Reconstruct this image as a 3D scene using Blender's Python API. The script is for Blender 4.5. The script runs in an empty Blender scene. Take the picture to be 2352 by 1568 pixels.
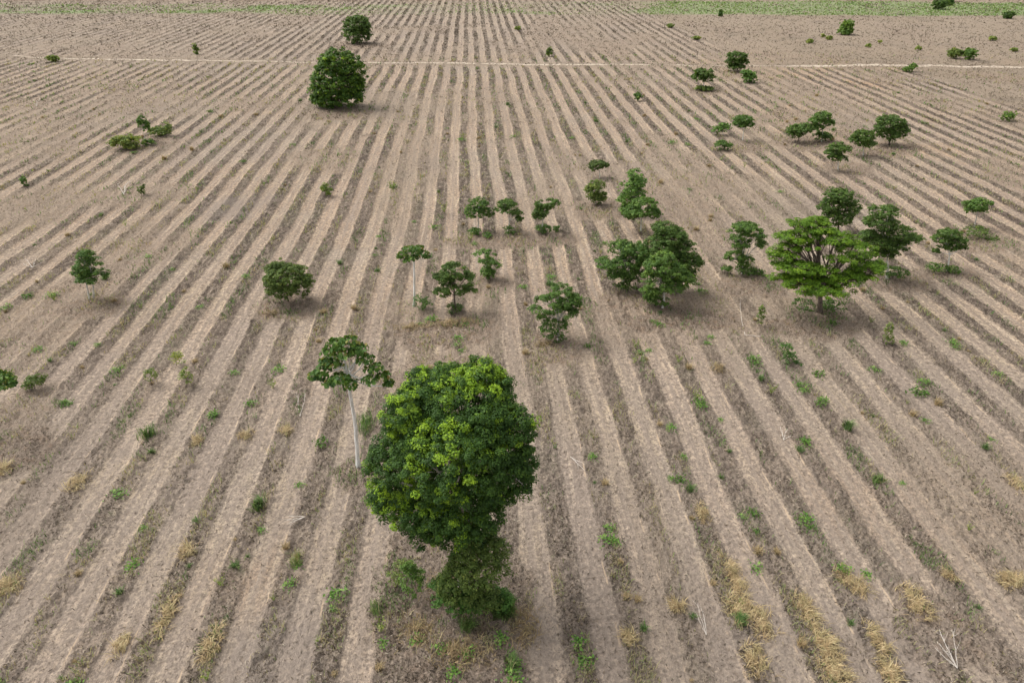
import bpy, math, random
import numpy as np
from mathutils import Vector
random.seed(7); RNG = np.random.default_rng(11)
SC = bpy.context.scene
COL = SC.collection
R = math.radians

# ------------------------------------------------------------------ camera
CAM_H = 31.35; PITCH = R(31.56); YAW = R(3.14)
FPX = 1568.0; PX, PY = 1176.0, 784.0                  # photo measured on a 2352 x 1568 grid
cd = bpy.data.cameras.new('camera'); cam = bpy.data.objects.new('camera', cd); COL.objects.link(cam)
cd.sensor_width = 36.0; cd.lens = 24.0; cd.clip_start = 0.1; cd.clip_end = 9000
cam.location = (0, 0, CAM_H); cam.rotation_euler = (math.pi/2-PITCH, 0, -YAW)
SC.camera = cam
# ------------------------------------------------------------------ light (overcast)
SUN_EL = R(54); SUN_AZ = R(-62)                       # from the left, a little ahead of the camera's side
w = bpy.data.worlds.new('World'); SC.world = w; w.use_nodes = True
nt = w.node_tree; bg = nt.nodes['Background']
sky = nt.nodes.new('ShaderNodeTexSky'); sky.sky_type = 'NISHITA'; sky.sun_disc = False
sky.sun_elevation = SUN_EL; sky.sun_rotation = SUN_AZ; sky.dust_density = 4.0; sky.air_density = 1.0
hs = nt.nodes.new('ShaderNodeHueSaturation'); hs.inputs['Saturation'].default_value = 0.12
nt.links.new(sky.outputs[0], hs.inputs['Color']); nt.links.new(hs.outputs[0], bg.inputs['Color'])
bg.inputs['Strength'].default_value = 0.15
sl = bpy.data.lights.new('sun', 'SUN'); so = bpy.data.objects.new('sun', sl); COL.objects.link(so)
sl.energy = 1.05; sl.angle = R(36); sl.color = (1.0, 0.955, 0.89)
sd = Vector((math.sin(SUN_AZ)*math.cos(SUN_EL), math.cos(SUN_AZ)*math.cos(SUN_EL), math.sin(SUN_EL)))
so.rotation_euler = sd.to_track_quat('Z', 'Y').to_euler()
so.location = (-60, 20, 80)
SC.view_settings.view_transform = 'Standard'; SC.view_settings.look = 'None'
SC.view_settings.exposure = 0.82; SC.view_settings.gamma = 1.0
SC.cycles.max_bounces = 6; SC.cycles.transparent_max_bounces = 6; SC.cycles.volume_bounces = 0

# ------------------------------------------------------------------ photo grid -> world
cp, sp_, cy, sy = math.cos(PITCH), math.sin(PITCH), math.cos(YAW), math.sin(YAW)
RT = np.array([cy, -sy, 0.0]); FW = np.array([sy*cp, cy*cp, -sp_]); UP = np.array([sy*sp_, cy*sp_, cp])
HF = np.array([sy, cy, 0.0])
def ray(x, y):
    return FW + RT*((x-PX)/FPX) + UP*(-(y-PY)/FPX)
def gp(x, y):
    d = ray(x, y); t = CAM_H/-d[2]
    return float(d[0]*t), float(d[1]*t)
S = 3.0                                               # row pitch (m)

# ------------------------------------------------------------------ noise
def _hash(ix, iy, seed):
    h = (ix.astype(np.int64)*374761393 + iy.astype(np.int64)*668265263 + seed*1442695041) & 0x7fffffff
    h = ((h ^ (h >> 13))*1274126177) & 0x7fffffff
    return ((h ^ (h >> 16)) & 0xffff)/65535.0
def vnoise(x, y, seed=0):
    x = np.asarray(x, float); y = np.asarray(y, float)
    ix = np.floor(x); iy = np.floor(y); fx = x-ix; fy = y-iy
    fx = fx*fx*(3-2*fx); fy = fy*fy*(3-2*fy)
    a = _hash(ix, iy, seed); b = _hash(ix+1, iy, seed); c = _hash(ix, iy+1, seed); d = _hash(ix+1, iy+1, seed)
    return (a*(1-fx)+b*fx)*(1-fy) + (c*(1-fx)+d*fx)*fy
def fbm(x, y, seed=0, o=3):
    s = 0; a = 0.5; t = 0
    for k in range(o):
        s = s + a*vnoise(x*2**k, y*2**k, seed+k*17); t += a; a *= 0.55
    return s/t
def sstep(a, b, x):
    t = np.clip((x-a)/(b-a), 0, 1); return t*t*(3-2*t)

# ------------------------------------------------------------------ rows of the field
CI = [-13,-10,-9,-8,-7,-6,-5,-4,-3,-2,-1,0,1,2,3,4,5,6,7,8,9,10,11,12,13,36]
CU = [-12.95,-10.03,-9.02,-8.0,-6.93,-5.9,-4.93,-3.87,-2.83,-1.8,-.73,.27,1.3,2.37,3.32,4.25,5.3,6.4,7.4,8.42,9.5,10.6,11.65,12.75,13.8,37.5]
def phase(x, y):                                       # integers = centres of the pale wheel bands
    x = np.asarray(x, float); y = np.asarray(y, float)
    un = x/(S*0.9985) + 0.352
    u = np.interp(un, CU, CI)
    u = np.where(un < CU[0], CI[0]+(un-CU[0]), u); u = np.where(un > CU[-1], CI[-1]+(un-CU[-1]), u)
    u = u + 0.22*(fbm(x*0.012+3, y*0.035, 5, 2)-0.5) + 0.17*(fbm(x*0.28, y*0.09, 9, 3)-0.5)
    return u
PATH_D = [(-300,118),(30,131),(300,135),(500,140),(735,144),(975,146),(1170,148),(1526,149),(1656,151),(1876,152),(1986,151),(2176,153),(2352,156),(2700,158)]
PW = [gp(a, b) for a, b in PATH_D]; PWX = [p[0] for p in PW]; PWY = [p[1] for p in PW]
def path_y(x): return np.interp(x, PWX, PWY)
GN = [gp(a, b) for a, b in [(-400,28),(0,30),(600,32),(950,35),(1400,32),(1800,35),(2352,38),(2800,40)]]
GF = [gp(a, b) for a, b in [(-400,10),(0,12),(700,12),(1200,8),(1500,4),(1800,3),(2050,6),(2352,7),(2800,8)]]
def green_mask(x, y):
    n = np.interp(x, [g[0] for g in GN], [g[1] for g in GN]); f = np.interp(x, [g[0] for g in GF], [g[1] for g in GF])
    q = (fbm(x*0.03, y*0.03, 41)-0.5)*14
    m = sstep(-3, 3, y-n+q)*(1-sstep(-4, 6, y-f+q))
    un = x/S + .352
    patch = sstep(0.42, 0.62, fbm(x*0.035, y*0.045, 44)); right = sstep(24, 34, un)
    mid = sstep(-18, -6, un)*(1-sstep(20, 30, un))
    return m*(right*0.95 + (1-right)*(0.25+0.75*patch)*(1-0.55*mid))
# brown, littered clearings the tractor drove round: centre on the photo grid, half sizes in metres
CLEAR = [(1055,1405,4.3,4.0,1),(1075,1500,3.4,3.0,1),(960,1290,2.6,3.0,.8),(1000,770,5.0,2.8,1),(1080,760,3.0,2.5,.8),(1270,800,2.6,3.0,.9),(1540,735,6.5,2.6,1),
 (1430,690,3,2.5,.8),(1880,750,5.2,2.8,1),(1720,655,4.2,2.6,.9),(2060,650,3.8,2.4,.8),(2180,625,3.5,2,.8),(655,705,3.4,3.0,.9),(780,262,6.5,5,1),
 (820,104,7,6,.9),(1175,553,7.5,2.2,.9),(1375,480,3.5,4,.9),(215,705,3.0,2.6,.9),(1850,330,6,5,.8),(2010,345,7,4,.9),(1940,385,4,4,.8),
 (1700,335,5,4,.7),(1616,207,4,5,.8),(1695,170,4,6,.8),(320,330,6,3.5,.8),(820,1085,1.6,2.2,.9),(10,1040,3.2,3,.9),(1120,655,2.6,3,.7),
 (1010,860,3.5,4,.6),(40,950,2.5,4,.6),(2250,560,5,2.6,.8),(1930,1490,1.5,2,.3),(2150,1440,2.4,3.2,.8)]
CLW = [(gp(a, b), c, d, e) for a, b, c, d, e in CLEAR]
def clear_mask(x, y):
    m = np.zeros_like(np.asarray(x, float)); n = (fbm(x*0.55, y*0.4, 61)-0.5)*0.9
    for (c, rx, ry, s) in CLW:
        d = np.sqrt(((x-c[0])/rx)**2+((y-c[1])/ry)**2)
        m = np.maximum(m, s*(1-sstep(0.72, 1.12, d+n)))
    # ragged brown patches of flattened scrub that cross the rows
    pt = sstep(.57, .68, fbm(x*.075+11, y*.055+4, 151, 4))*sstep(38, 60, y)*.42
    return np.maximum(m, pt)
GREY = [(660,1500,3.6,5.5,.9),(1830,1450,6,4.5,.8),(2000,1520,6,3,.7),(1250,1440,2,5,.7),(560,1180,3,3,.35),(540,470,4.5,6,.8),(2230,1300,4,3,.4)]
GRW = [(gp(a, b), c, d, e) for a, b, c, d, e in GREY]
def grey_mask(x, y):
    m = np.zeros_like(np.asarray(x, float)); n = (fbm(x*0.3, y*0.3, 71)-0.5)*1.0
    for (c, rx, ry, s) in GRW:
        d = np.sqrt(((x-c[0])/rx)**2+((y-c[1])/ry)**2); m = np.maximum(m, s*(1-sstep(0.3, 1.25, d+n)))
    return m
def rows_mask(x, y, cl):
    un = x/S+.352
    py = path_y(x)
    b = np.where(y < py, 36.5, 24.5) + (fbm(x*.05, y*.05, 81)-.5)*1.2
    m = 1-sstep(-.6, .6, un-b)*(1-.38*sstep(.35, .55, fbm(x*.03, y*.02, 85))*(un < 80))
    far = sstep(0, 8, y-py)
    m = m*(1-far*(0.0+0.15*sstep(-18, -34, un)+.1*sstep(10, 18, un)))
    m = m*(1-np.exp(-((y-py)/3.0)**2))
    # a patch of rows eases out where the passes break
    m = m*(0.62+0.38*sstep(.28, .5, fbm(x*.10, y*.035, 83)))
    return m*(1-cl*0.93)
def height(x, y, cl=None, full=True):
    x = np.asarray(x, float); y = np.asarray(y, float)
    if cl is None: cl = clear_mask(x, y)
    rm = rows_mask(x, y, cl); u = phase(x, y) + .05*(fbm(x*.9, y*.7, 23, 2)-.5)
    f = u-np.floor(u+.5)                               # -0.5 .. 0.5, 0 = band centre
    a = np.abs(f)
    dark = sstep(.23, .31, a)
    wheel = np.exp(-((a-.13)/.055)**2)
    berm = np.exp(-((f-.27)/.028)**2)*.055 + np.exp(-((f+.29)/.035)**2)*.03
    h = rm*(.55+.45*sstep(30, 60, y))*(dark*0.045 - 0.045*(1-dark) - 0.03*wheel + berm*(.35+1.1*vnoise(x*.4, y*.25, 31)))
    lump = fbm(x*3.1, y*2.6, 33, 3)-.5; big = fbm(x*.9, y*.8, 37, 2)-.5
    am = np.maximum(dark*rm, cl)+.42*(1-rm)
    am = np.clip(am, 0, 1)
    h = h + lump*(.10+.24*am) + big*(.05+.14*am)
    h = h + (vnoise(x*7.3, y*7.1, 39)-.5)*(.05+.08*am)
    return h - .0

# ------------------------------------------------------------------ material helpers
def mat(name):
    m = bpy.data.materials.new(name); m.use_nodes = True
    n = m.node_tree; n.nodes.clear()
    out = n.nodes.new('ShaderNodeOutputMaterial'); return m, n, out
class NG:
    def __init__(s, n): s.n = n
    def new(s, t, **k):
        o = s.n.nodes.new(t)
        for a, b in k.items(): setattr(o, a, b)
        return o
    def lk(s, a, b): s.n.links.new(a, b)
    def val(s, x, sock):
        if isinstance(x, (int, float)): sock.default_value = x
        elif isinstance(x, tuple): sock.default_value = x if len(x) == 4 else x+(1,)
        else: s.lk(x, sock)
    def math(s, op, a, b=None, c=None, clamp=False):
        o = s.new('ShaderNodeMath', operation=op, use_clamp=clamp); s.val(a, o.inputs[0])
        if b is not None: s.val(b, o.inputs[1])
        if c is not None: s.val(c, o.inputs[2])
        return o.outputs[0]
    def ss(s, x, a, b, lo=0.0, hi=1.0):
        o = s.new('ShaderNodeMapRange', interpolation_type='SMOOTHSTEP'); s.val(x, o.inputs[0])
        for i, v in zip((1, 2, 3, 4), (a, b, lo, hi)): s.val(v, o.inputs[i])
        return o.outputs[0]
    def mix(s, f, a, b):
        o = s.new('ShaderNodeMix', data_type='RGBA'); s.val(f, o.inputs[0]); s.val(a, o.inputs[6]); s.val(b, o.inputs[7]); return o.outputs[2]
    def mul(s, a, b):
        o = s.new('ShaderNodeMix', data_type='RGBA', blend_type='MULTIPLY'); o.inputs[0].default_value = 1; s.val(a, o.inputs[6]); s.val(b, o.inputs[7]); return o.outputs[2]
    def attr(s, nme): return s.new('ShaderNodeAttribute', attribute_name=nme).outputs['Fac']
    def noise(s, vec, scale, detail=3, rough=.55, dist=0.0, dim='3D'):
        o = s.new('ShaderNodeTexNoise', noise_dimensions=dim); s.lk(vec, o.inputs['Vector'])
        o.inputs['Scale'].default_value = scale; o.inputs['Detail'].default_value = detail; o.inputs['Roughness'].default_value = rough
        o.inputs['Distortion'].default_value = dist; return o.outputs['Fac']
    def mapv(s, vec, sc=(1, 1, 1), rot=(0, 0, 0)):
        o = s.new('ShaderNodeMapping'); s.lk(vec, o.inputs[0]); o.inputs['Scale'].default_value = sc; o.inputs['Rotation'].default_value = rot; return o.outputs[0]

def ground_material():
    m, n, out = mat('sandy_soil'); g = NG(n)
    P = g.new('ShaderNodeTexCoord').outputs['Object']
    u = g.attr('row_phase'); rm = g.attr('rows'); cl = g.attr('clearing'); gr = g.attr('green'); gy = g.attr('grey'); og = g.attr('orange')
    fine = g.noise(P, 9.0, 4, .6); med = g.noise(P, 1.4, 4, .6); big = g.noise(P, .16, 3, .55); tiny = g.noise(P, 34, 3, .6)
    streak = g.noise(g.mapv(P, (2.2, .25, 1)), 1.0, 4, .6)
    edge = g.math('MULTIPLY', g.math('SUBTRACT', g.noise(P, 2.0, 6, .8), .5), .30)
    uu = g.math('ADD', u, .5); f = g.math('SUBTRACT', g.math('FRACT', uu), .5); a = g.math('ABSOLUTE', f)
    a2 = g.math('ADD', a, edge)
    # band width drifts from place to place
    wd = g.math('MULTIPLY', g.math('SUBTRACT', g.noise(g.mapv(P, (.35, .07, 1)), 1.0, 3), .5), .26)
    a2 = g.math('ADD', a2, wd)
    dark = g.ss(a2, .215, .325)
    dark = g.math('MULTIPLY', dark, g.math('MULTIPLY', rm, g.attr('litter_cover')), clamp=True)
    rough_zone = g.math('SUBTRACT', 1.0, rm, clamp=True)
    uu0 = uu
    rn = g.new('ShaderNodeTexNoise', noise_dimensions='2D'); cv = g.new('ShaderNodeCombineXYZ'); g.lk(g.math('MULTIPLY', g.math('FLOOR', uu0), 3.7), cv.inputs[0]); sy_ = g.new('ShaderNodeSeparateXYZ'); g.lk(P, sy_.inputs[0]); g.lk(g.math('MULTIPLY', sy_.outputs[1], .03), cv.inputs[1]); g.lk(cv.outputs[0], rn.inputs['Vector']); rn.inputs['Scale'].default_value = 1; rn.inputs['Detail'].default_value = 2
    rowv = rn.outputs['Fac']
    pale = g.mix(g.ss(big, .36, .64), (.465, .365, .245), (.345, .285, .215))
    pale = g.mix(g.ss(rowv, .50, .66), pale, (.30, .238, .188))
    pale = g.mix(g.ss(rowv, .46, .32), pale, (.47, .36, .26))
    pale = g.mix(g.math('MULTIPLY', g.ss(streak, .35, .62), .8), pale, (.30, .24, .19))
    pale = g.mix(g.math('MULTIPLY', g.ss(g.noise(P, 1.2, 5, .7), .48, .60), .6), pale, (.25, .20, .16))
    pale = g.mix(g.math('MULTIPLY', g.ss(med, .48, .74), .55), pale, (.27, .215, .17))
    pale = g.mix(g.math('MULTIPLY', og, g.ss(streak, .3, .6)), pale, (.44, .27, .135))
    litter = g.mix(g.ss(fine, .34, .66), (.105, .080, .063), (.25, .195, .150))
    litter = g.mix(g.math('MULTIPLY', g.ss(med, .4, .7), .5), litter, (.15, .12, .094))
    litter = g.mix(g.math('MULTIPLY', g.ss(big, .5, .62), .30), litter, (.125, .13, .075))
    rough = g.mix(g.ss(fine, .38, .62), (.145, .113, .085), (.33, .26, .185))
    rough = g.mix(g.ss(g.noise(P, .55, 4, .7), .38, .62), rough, (.26, .205, .148))
    rough = g.mix(g.math('MULTIPLY', g.ss(g.noise(P, .09, 4, .65), .50, .66), .6), rough, (.165, .13, .10))
    rv = g.new('ShaderNodeCombineXYZ'); g.lk(g.math('MULTIPLY', u, 9.0), rv.inputs[0]); g.lk(g.math('MULTIPLY', sy_.outputs[1], .11), rv.inputs[1])
    rut = g.noise(rv.outputs[0], 1.0, 4, .6)
    pale = g.mix(g.ss(rut, .52, .64, 0, .62), pale, (.235, .19, .15))
    pale = g.mix(g.ss(rut, .44, .34, 0, .6), pale, (.52, .42, .31))
    litter = g.mix(g.ss(rut, .46, .34, 0, .55), litter, (.36, .29, .22))
    crumb = g.noise(P, 7.0, 3, .7)  # high values paint small clod shadows and litter fragments into the colour
    pale = g.mix(g.ss(crumb, .53, .58, 0, .68), pale, (.125, .098, .076))
    litter = g.mix(g.ss(crumb, .54, .59, 0, .7), litter, (.060, .046, .038))
    litter = g.mix(g.ss(crumb, .43, .38, 0, .55), litter, (.46, .37, .27))
    grain = g.noise(P, 3.4, 5, .72); grain2 = g.noise(g.mapv(P, (1, .6, 1)), 1.6, 6, .75)
    pale = g.mix(g.ss(grain, .51, .56, 0, .72), pale, (.175, .138, .110))
    pale = g.mix(g.ss(grain, .45, .38, 0, .55), pale, (.54, .425, .315))
    pale = g.mix(g.ss(g.math('ABSOLUTE', g.math('ADD', f, g.math('MULTIPLY', edge, .25))), .03, .07, .45, 0), pale, (.24, .19, .15))
    litter = g.mix(g.ss(grain2, .50, .56, 0, .80), litter, (.070, .052, .042))
    litter = g.mix(g.ss(grain2, .44, .38, 0, .60), litter, (.42, .34, .26))
    litter = g.mix(g.math('MULTIPLY', g.attr('scorch'), .62), litter, (.085, .060, .050))
    c = g.mix(dark, pale, litter)
    farx = g.math('MULTIPLY', rough_zone, g.math('SUBTRACT', 1.0, cl, clamp=True))
    c = g.mix(farx, c, rough)
    ff = g.noise(g.mapv(P, (.55, .22, 1)), 1.0, 5, .75)
    rough = g.mix(g.math('MULTIPLY', g.ss(ff, .47, .60), .8), rough, (.15, .118, .095))
    rough = g.mix(g.math('MULTIPLY', g.ss(ff, .42, .34), .6), rough, (.46, .35, .26))
    brown = g.mix(g.ss(fine, .36, .66), (.150, .115, .088), (.34, .265, .20))
    brown = g.mix(g.math('MULTIPLY', g.ss(med, .45, .7), .5), brown, (.24, .15, .09))
    c = g.mix(g.math('MULTIPLY', cl, g.ss(g.noise(P, .9, 3, .6), .2, .5, .62, 1.0)), c, brown)
    c = g.mix(g.math('MULTIPLY', gy, .75), c, g.mix(fine, (.15, .125, .108), (.25, .205, .17)))
    # stubble fragments and clod shadows painted into the pits: dark and pale specks
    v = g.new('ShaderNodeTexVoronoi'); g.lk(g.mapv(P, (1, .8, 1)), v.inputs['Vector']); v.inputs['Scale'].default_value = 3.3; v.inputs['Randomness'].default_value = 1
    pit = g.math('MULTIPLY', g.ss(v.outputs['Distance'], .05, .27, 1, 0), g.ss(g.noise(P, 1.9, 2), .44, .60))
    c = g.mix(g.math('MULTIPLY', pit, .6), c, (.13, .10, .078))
    c = g.mix(g.math('MULTIPLY', g.ss(tiny, .52, .72), .30), c, (.15, .118, .092))
    c = g.mix(g.math('MULTIPLY', g.ss(tiny, .46, .27), .28), c, (.50, .40, .30))
    # tyre lugs pressed across the pale bands
    sx = g.new('ShaderNodeSeparateXYZ'); g.lk(P, sx.inputs[0])
    lug = g.math('SINE', g.math('ADD', g.math('MULTIPLY', sx.outputs[1], 9.5), g.math('ADD', g.math('MULTIPLY', g.noise(P, .8, 2), 7.0), g.math('MULTIPLY', a, 14))))
    inwheel = g.math('MULTIPLY', g.ss(g.math('ABSOLUTE', g.math('SUBTRACT', a, .12)), .02, .07, 1, 0), g.math('SUBTRACT', 1.0, dark, clamp=True))
    lugm = g.math('MULTIPLY', g.math('MULTIPLY', g.ss(lug, .35, .95), inwheel), g.math('MULTIPLY', rm, g.ss(g.noise(P, .45, 2), .38, .56)))
    c = g.mix(g.math('MULTIPLY', lugm, .55), c, (.20, .155, .12))
    # thin pale lines paint the sunlit side of the berm at the band's edge
    lit_berm = g.math('MULTIPLY', g.ss(g.math('ABSOLUTE', g.math('SUBTRACT', g.math('ADD', f, wd), .235)), .006, .024, 1, 0), g.math('MULTIPLY', rm, g.ss(g.noise(P, .5, 3), .50, .62)))
    c = g.mix(g.math('MULTIPLY', lit_berm, .6), c, (.50, .375, .255))
    # creeping green
    gm = g.math('MULTIPLY', gr, g.ss(g.noise(P, .15, 4, .6), .30, .50))
    c = g.mix(g.math('MULTIPLY', gm, .8), c, g.mix(fine, (.14, .20, .085), (.24, .28, .13)))
    wg = g.math('MULTIPLY', g.ss(g.noise(P, .75, 4, .7), .60, .70), g.math('MAXIMUM', dark, g.math('MULTIPLY', cl, .6)))
    c = g.mix(g.math('MULTIPLY', wg, .38), c, (.115, .145, .06))
    b = g.new('ShaderNodeBsdfPrincipled'); g.lk(c, b.inputs['Base Color']); b.inputs['Roughness'].default_value = .95; b.inputs['Specular IOR Level'].default_value = .12
    hgt = g.math('ADD', g.math('ADD', g.math('MULTIPLY', g.math('SUBTRACT', .5, crumb), .8), g.math('ADD', g.math('MULTIPLY', g.math('SUBTRACT', .5, rut), .9), g.math('MULTIPLY', fine, .55))), g.math('ADD', g.math('MULTIPLY', tiny, .22), g.math('MULTIPLY', g.math('ADD', lugm, pit), -.35)))
    ba = g.math('ADD', .11, g.math('MULTIPLY', g.math('MAXIMUM', dark, g.math('MAXIMUM', cl, rough_zone)), .10))
    bp = g.new('ShaderNodeBump'); bp.inputs['Strength'].default_value = 1; bp.inputs['Distance'].default_value = 1
    g.lk(g.math('MULTIPLY', hgt, ba), bp.inputs['Height']); g.lk(bp.outputs[0], b.inputs['Normal'])
    g.lk(b.outputs[0], out.inputs[0]); return m

def foliage_mat(name, stops, trans=.3, rough=.55):
    m, n, out = mat(name); g = NG(n)
    r = g.new('ShaderNodeValToRGB'); g.lk(g.attr('tint'), r.inputs[0])
    el = r.color_ramp.elements
    for i, (p, c) in enumerate(stops):
        e = el[i] if i < 2 else el.new(p)
        e.position = p; e.color = c+(1,)
    P = g.new('ShaderNodeTexCoord').outputs['Object']
    c = g.mix(g.ss(g.noise(P, 2.5, 2), .3, .7), r.outputs[0], g.mul(r.outputs[0], (.78, .86, .8)))
    b = g.new('ShaderNodeBsdfPrincipled'); g.lk(c, b.inputs['Base Color']); b.inputs['Roughness'].default_value = rough; b.inputs['Specular IOR Level'].default_value = .25
    t = g.new('ShaderNodeBsdfTranslucent'); g.lk(g.mul(c, (1.2, 1.1, .55)), t.inputs[0])
    mx = g.new('ShaderNodeMixShader'); mx.inputs[0].default_value = trans
    g.lk(b.outputs[0], mx.inputs[1]); g.lk(t.outputs[0], mx.inputs[2]); g.lk(mx.outputs[0], out.inputs[0]); return m
def bark_mat(name, a, b_, sc=6):
    m, n, out = mat(name); g = NG(n); P = g.new('ShaderNodeTexCoord').outputs['Object']
    q = g.noise(g.mapv(P, (1, 1, .35)), sc, 4, .65)
    b = g.new('ShaderNodeBsdfPrincipled'); g.lk(g.mix(g.ss(q, .35, .65), a, b_), b.inputs['Base Color']); b.inputs['Roughness'].default_value = .85
    bp = g.new('ShaderNodeBump'); bp.inputs['Distance'].default_value = .03; g.lk(q, bp.inputs['Height']); g.lk(bp.outputs[0], b.inputs['Normal'])
    g.lk(b.outputs[0], out.inputs[0]); return m

# ------------------------------------------------------------------ mesh helpers
def tag(o, label=None, cat=None, group=None, kind=None):
    if label: o['label'] = label
    if cat: o['category'] = cat
    if group: o['group'] = group
    if kind: o['kind'] = kind
    return o
def mesh_np(name, V, F, material, parent=None, attrs=None, smooth=False, loc=None):
    """V (n,3); F (m,k) with one k"""
    me = bpy.data.meshes.new(name); V = np.asarray(V, np.float32); F = np.asarray(F, np.int32)
    k = F.shape[1]; m_ = len(F)
    me.vertices.add(len(V)); me.vertices.foreach_set('co', V.ravel())
    me.loops.add(m_*k); me.loops.foreach_set('vertex_index', F.ravel())
    me.polygons.add(m_); me.polygons.foreach_set('loop_start', np.arange(0, m_*k, k, dtype=np.int32)); me.polygons.foreach_set('loop_total', np.full(m_, k, np.int32))
    if smooth: me.polygons.foreach_set('use_smooth', np.ones(m_, bool))
    for an, av in (attrs or {}).items():
        at = me.attributes.new(an, 'FLOAT', 'POINT'); at.data.foreach_set('value', np.asarray(av, np.float32).ravel())
    me.update(calc_edges=True); me.validate()
    me.materials.append(material)
    o = bpy.data.objects.new(name, me); COL.objects.link(o)
    if parent is not None: o.parent = parent
    if loc is not None: o.location = loc
    return o
def empty(name, loc):
    o = bpy.data.objects.new(name, None); COL.objects.link(o); o.location = loc; o.empty_display_size = .3; return o
class Tubes:
    def __init__(s): s.V = []; s.F = []; s.n = 0
    def tube(s, pts, rad, k=7):
        pts = np.asarray(pts, float); rad = np.asarray(rad, float); m = len(pts)
        d = np.gradient(pts, axis=0); d /= (np.linalg.norm(d, axis=1, keepdims=True)+1e-9)
        ref = np.array([1.0, 0.2, 0.1]); e1 = np.cross(d, ref); e1 /= (np.linalg.norm(e1, axis=1, keepdims=True)+1e-9); e2 = np.cross(d, e1)
        th = np.arange(k)/k*2*math.pi
        ring = pts[:, None, :] + rad[:, None, None]*(np.cos(th)[None, :, None]*e1[:, None, :]+np.sin(th)[None, :, None]*e2[:, None, :])
        s.V.append(ring.reshape(-1, 3))
        i = np.arange(m-1)[:, None]*k; j = np.arange(k)[None, :]; j2 = (j+1) % k
        s.F.append(np.stack([i+j, i+j2, i+k+j2, i+k+j], -1).reshape(-1, 4)+s.n); s.n += m*k
    def build(s, name, material, parent=None, **kw):
        return mesh_np(name, np.vstack(s.V), np.vstack(s.F), material, parent, smooth=True, **kw)
def bend(a, b, n=6, wob=.06, sag=0.0, rs=None):
    a = np.asarray(a, float); b = np.asarray(b, float); t = np.linspace(0, 1, n)[:, None]; L = np.linalg.norm(b-a)
    rs = rs or RNG
    p = a+(b-a)*t; w_ = rs.normal(0, wob*L, (n, 3)); w_[0] = 0; w_[-1] = 0
    w_[1:-1] = (w_[1:-1]+w_[:-2]+w_[2:])/2
    p = p+w_*.8; p[:, 2] += sag*L*np.sin(t[:, 0]*math.pi); return p
def leaves(C, N, size, aspect=.55, fold=.25, droop=0.0):
    """rhombic folded leaves: centres C (n,3), normals N (n,3), sizes (n,)"""
    n = len(C); N = N/(np.linalg.norm(N, axis=1, keepdims=True)+1e-9)
    r = RNG.normal(size=(n, 3)); r[:, 2] -= droop
    T = r-N*np.sum(r*N, 1, keepdims=True); T /= (np.linalg.norm(T, axis=1, keepdims=True)+1e-9); B = np.cross(N, T)
    sz = size[:, None]
    v0 = C-T*sz*.5; v2 = C+T*sz*.5
    v1 = C+B*sz*.5*aspect+N*sz*fold*.4; v3 = C-B*sz*.5*aspect+N*sz*fold*.4
    V = np.stack([v0, v1, v2, v3], 1).reshape(-1, 3)
    F = np.arange(4*n).reshape(n, 4); F = np.concatenate([F[:, [0, 1, 2]], F[:, [0, 2, 3]]])
    return V, F

# ------------------------------------------------------------------ materials
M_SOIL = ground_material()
M_BIG = foliage_mat('leaves_dense', [(0, (.026, .060, .012)), (.45, (.068, .140, .024)), (.75, (.15, .25, .028)), (1, (.32, .48, .03))], .36)
M_MID = foliage_mat('leaves_mid_green', [(0, (.042, .090, .020)), (.5, (.115, .205, .042)), (.8, (.18, .28, .055)), (1, (.28, .40, .075))], .38)
M_BLUE = foliage_mat('leaves_deep_green', [(0, (.042, .082, .018)), (.5, (.105, .175, .036)), (.8, (.16, .24, .05)), (1, (.24, .33, .07))], .38)
M_FLAME = foliage_mat('leaves_yellow_green', [(0, (.045, .095, .010)), (.45, (.115, .215, .018)), (.8, (.20, .33, .024)), (1, (.33, .43, .035))], .36)
M_LIGHT = foliage_mat('leaves_pale_green', [(0, (.07, .14, .03)), (.5, (.16, .28, .055)), (1, (.30, .43, .09))])
M_OLIVE = foliage_mat('leaves_olive', [(0, (.04, .07, .018)), (.5, (.13, .19, .04)), (.8, (.22, .28, .065)), (1, (.36, .38, .09))], .36)
M_CECRO = foliage_mat('leaves_broad', [(0, (.035, .085, .02)), (.55, (.10, .19, .036)), (.8, (.17, .26, .05)), (.93, (.27, .27, .06)), (1, (.30, .18, .06))], .3)
M_WEED = foliage_mat('leaves_weed', [(0, (.05, .12, .022)), (.5, (.12, .24, .045)), (1, (.25, .38, .08))])
M_GRASS = foliage_mat('grass_blades', [(0, (.03, .06, .02)), (.4, (.09, .16, .045)), (.75, (.20, .30, .085)), (1, (.40, .33, .19))])
M_STRAW = foliage_mat('dry_straw', [(0, (0.130, 0.085, 0.045)), (.4, (0.300, 0.210, 0.110)), (.75, (0.500, 0.370, 0.200)), (1, (0.660, 0.520, 0.310))], .12, .7)
M_LITTER = foliage_mat('dry_litter', [(0, (0.045, 0.033, 0.026)), (.35, (0.120, 0.088, 0.062)), (.7, (0.270, 0.200, 0.145)), (1, (0.500, 0.420, 0.340))], .06, .8)
M_BARKP = bark_mat('pale_bark', (.62, .59, .53), (.40, .37, .32))
M_BARKW = bark_mat('white_bark', (.78, .76, .72), (.55, .52, .47))
M_BARKD = bark_mat('brown_bark', (.16, .12, .09), (.07, .052, .04))
M_DEAD = bark_mat('bleached_wood', (.66, .60, .53), (.42, .37, .32))
m_, n_, o_ = mat('pale_sand'); g_ = NG(n_); P_ = g_.new('ShaderNodeTexCoord').outputs['Object']
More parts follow.
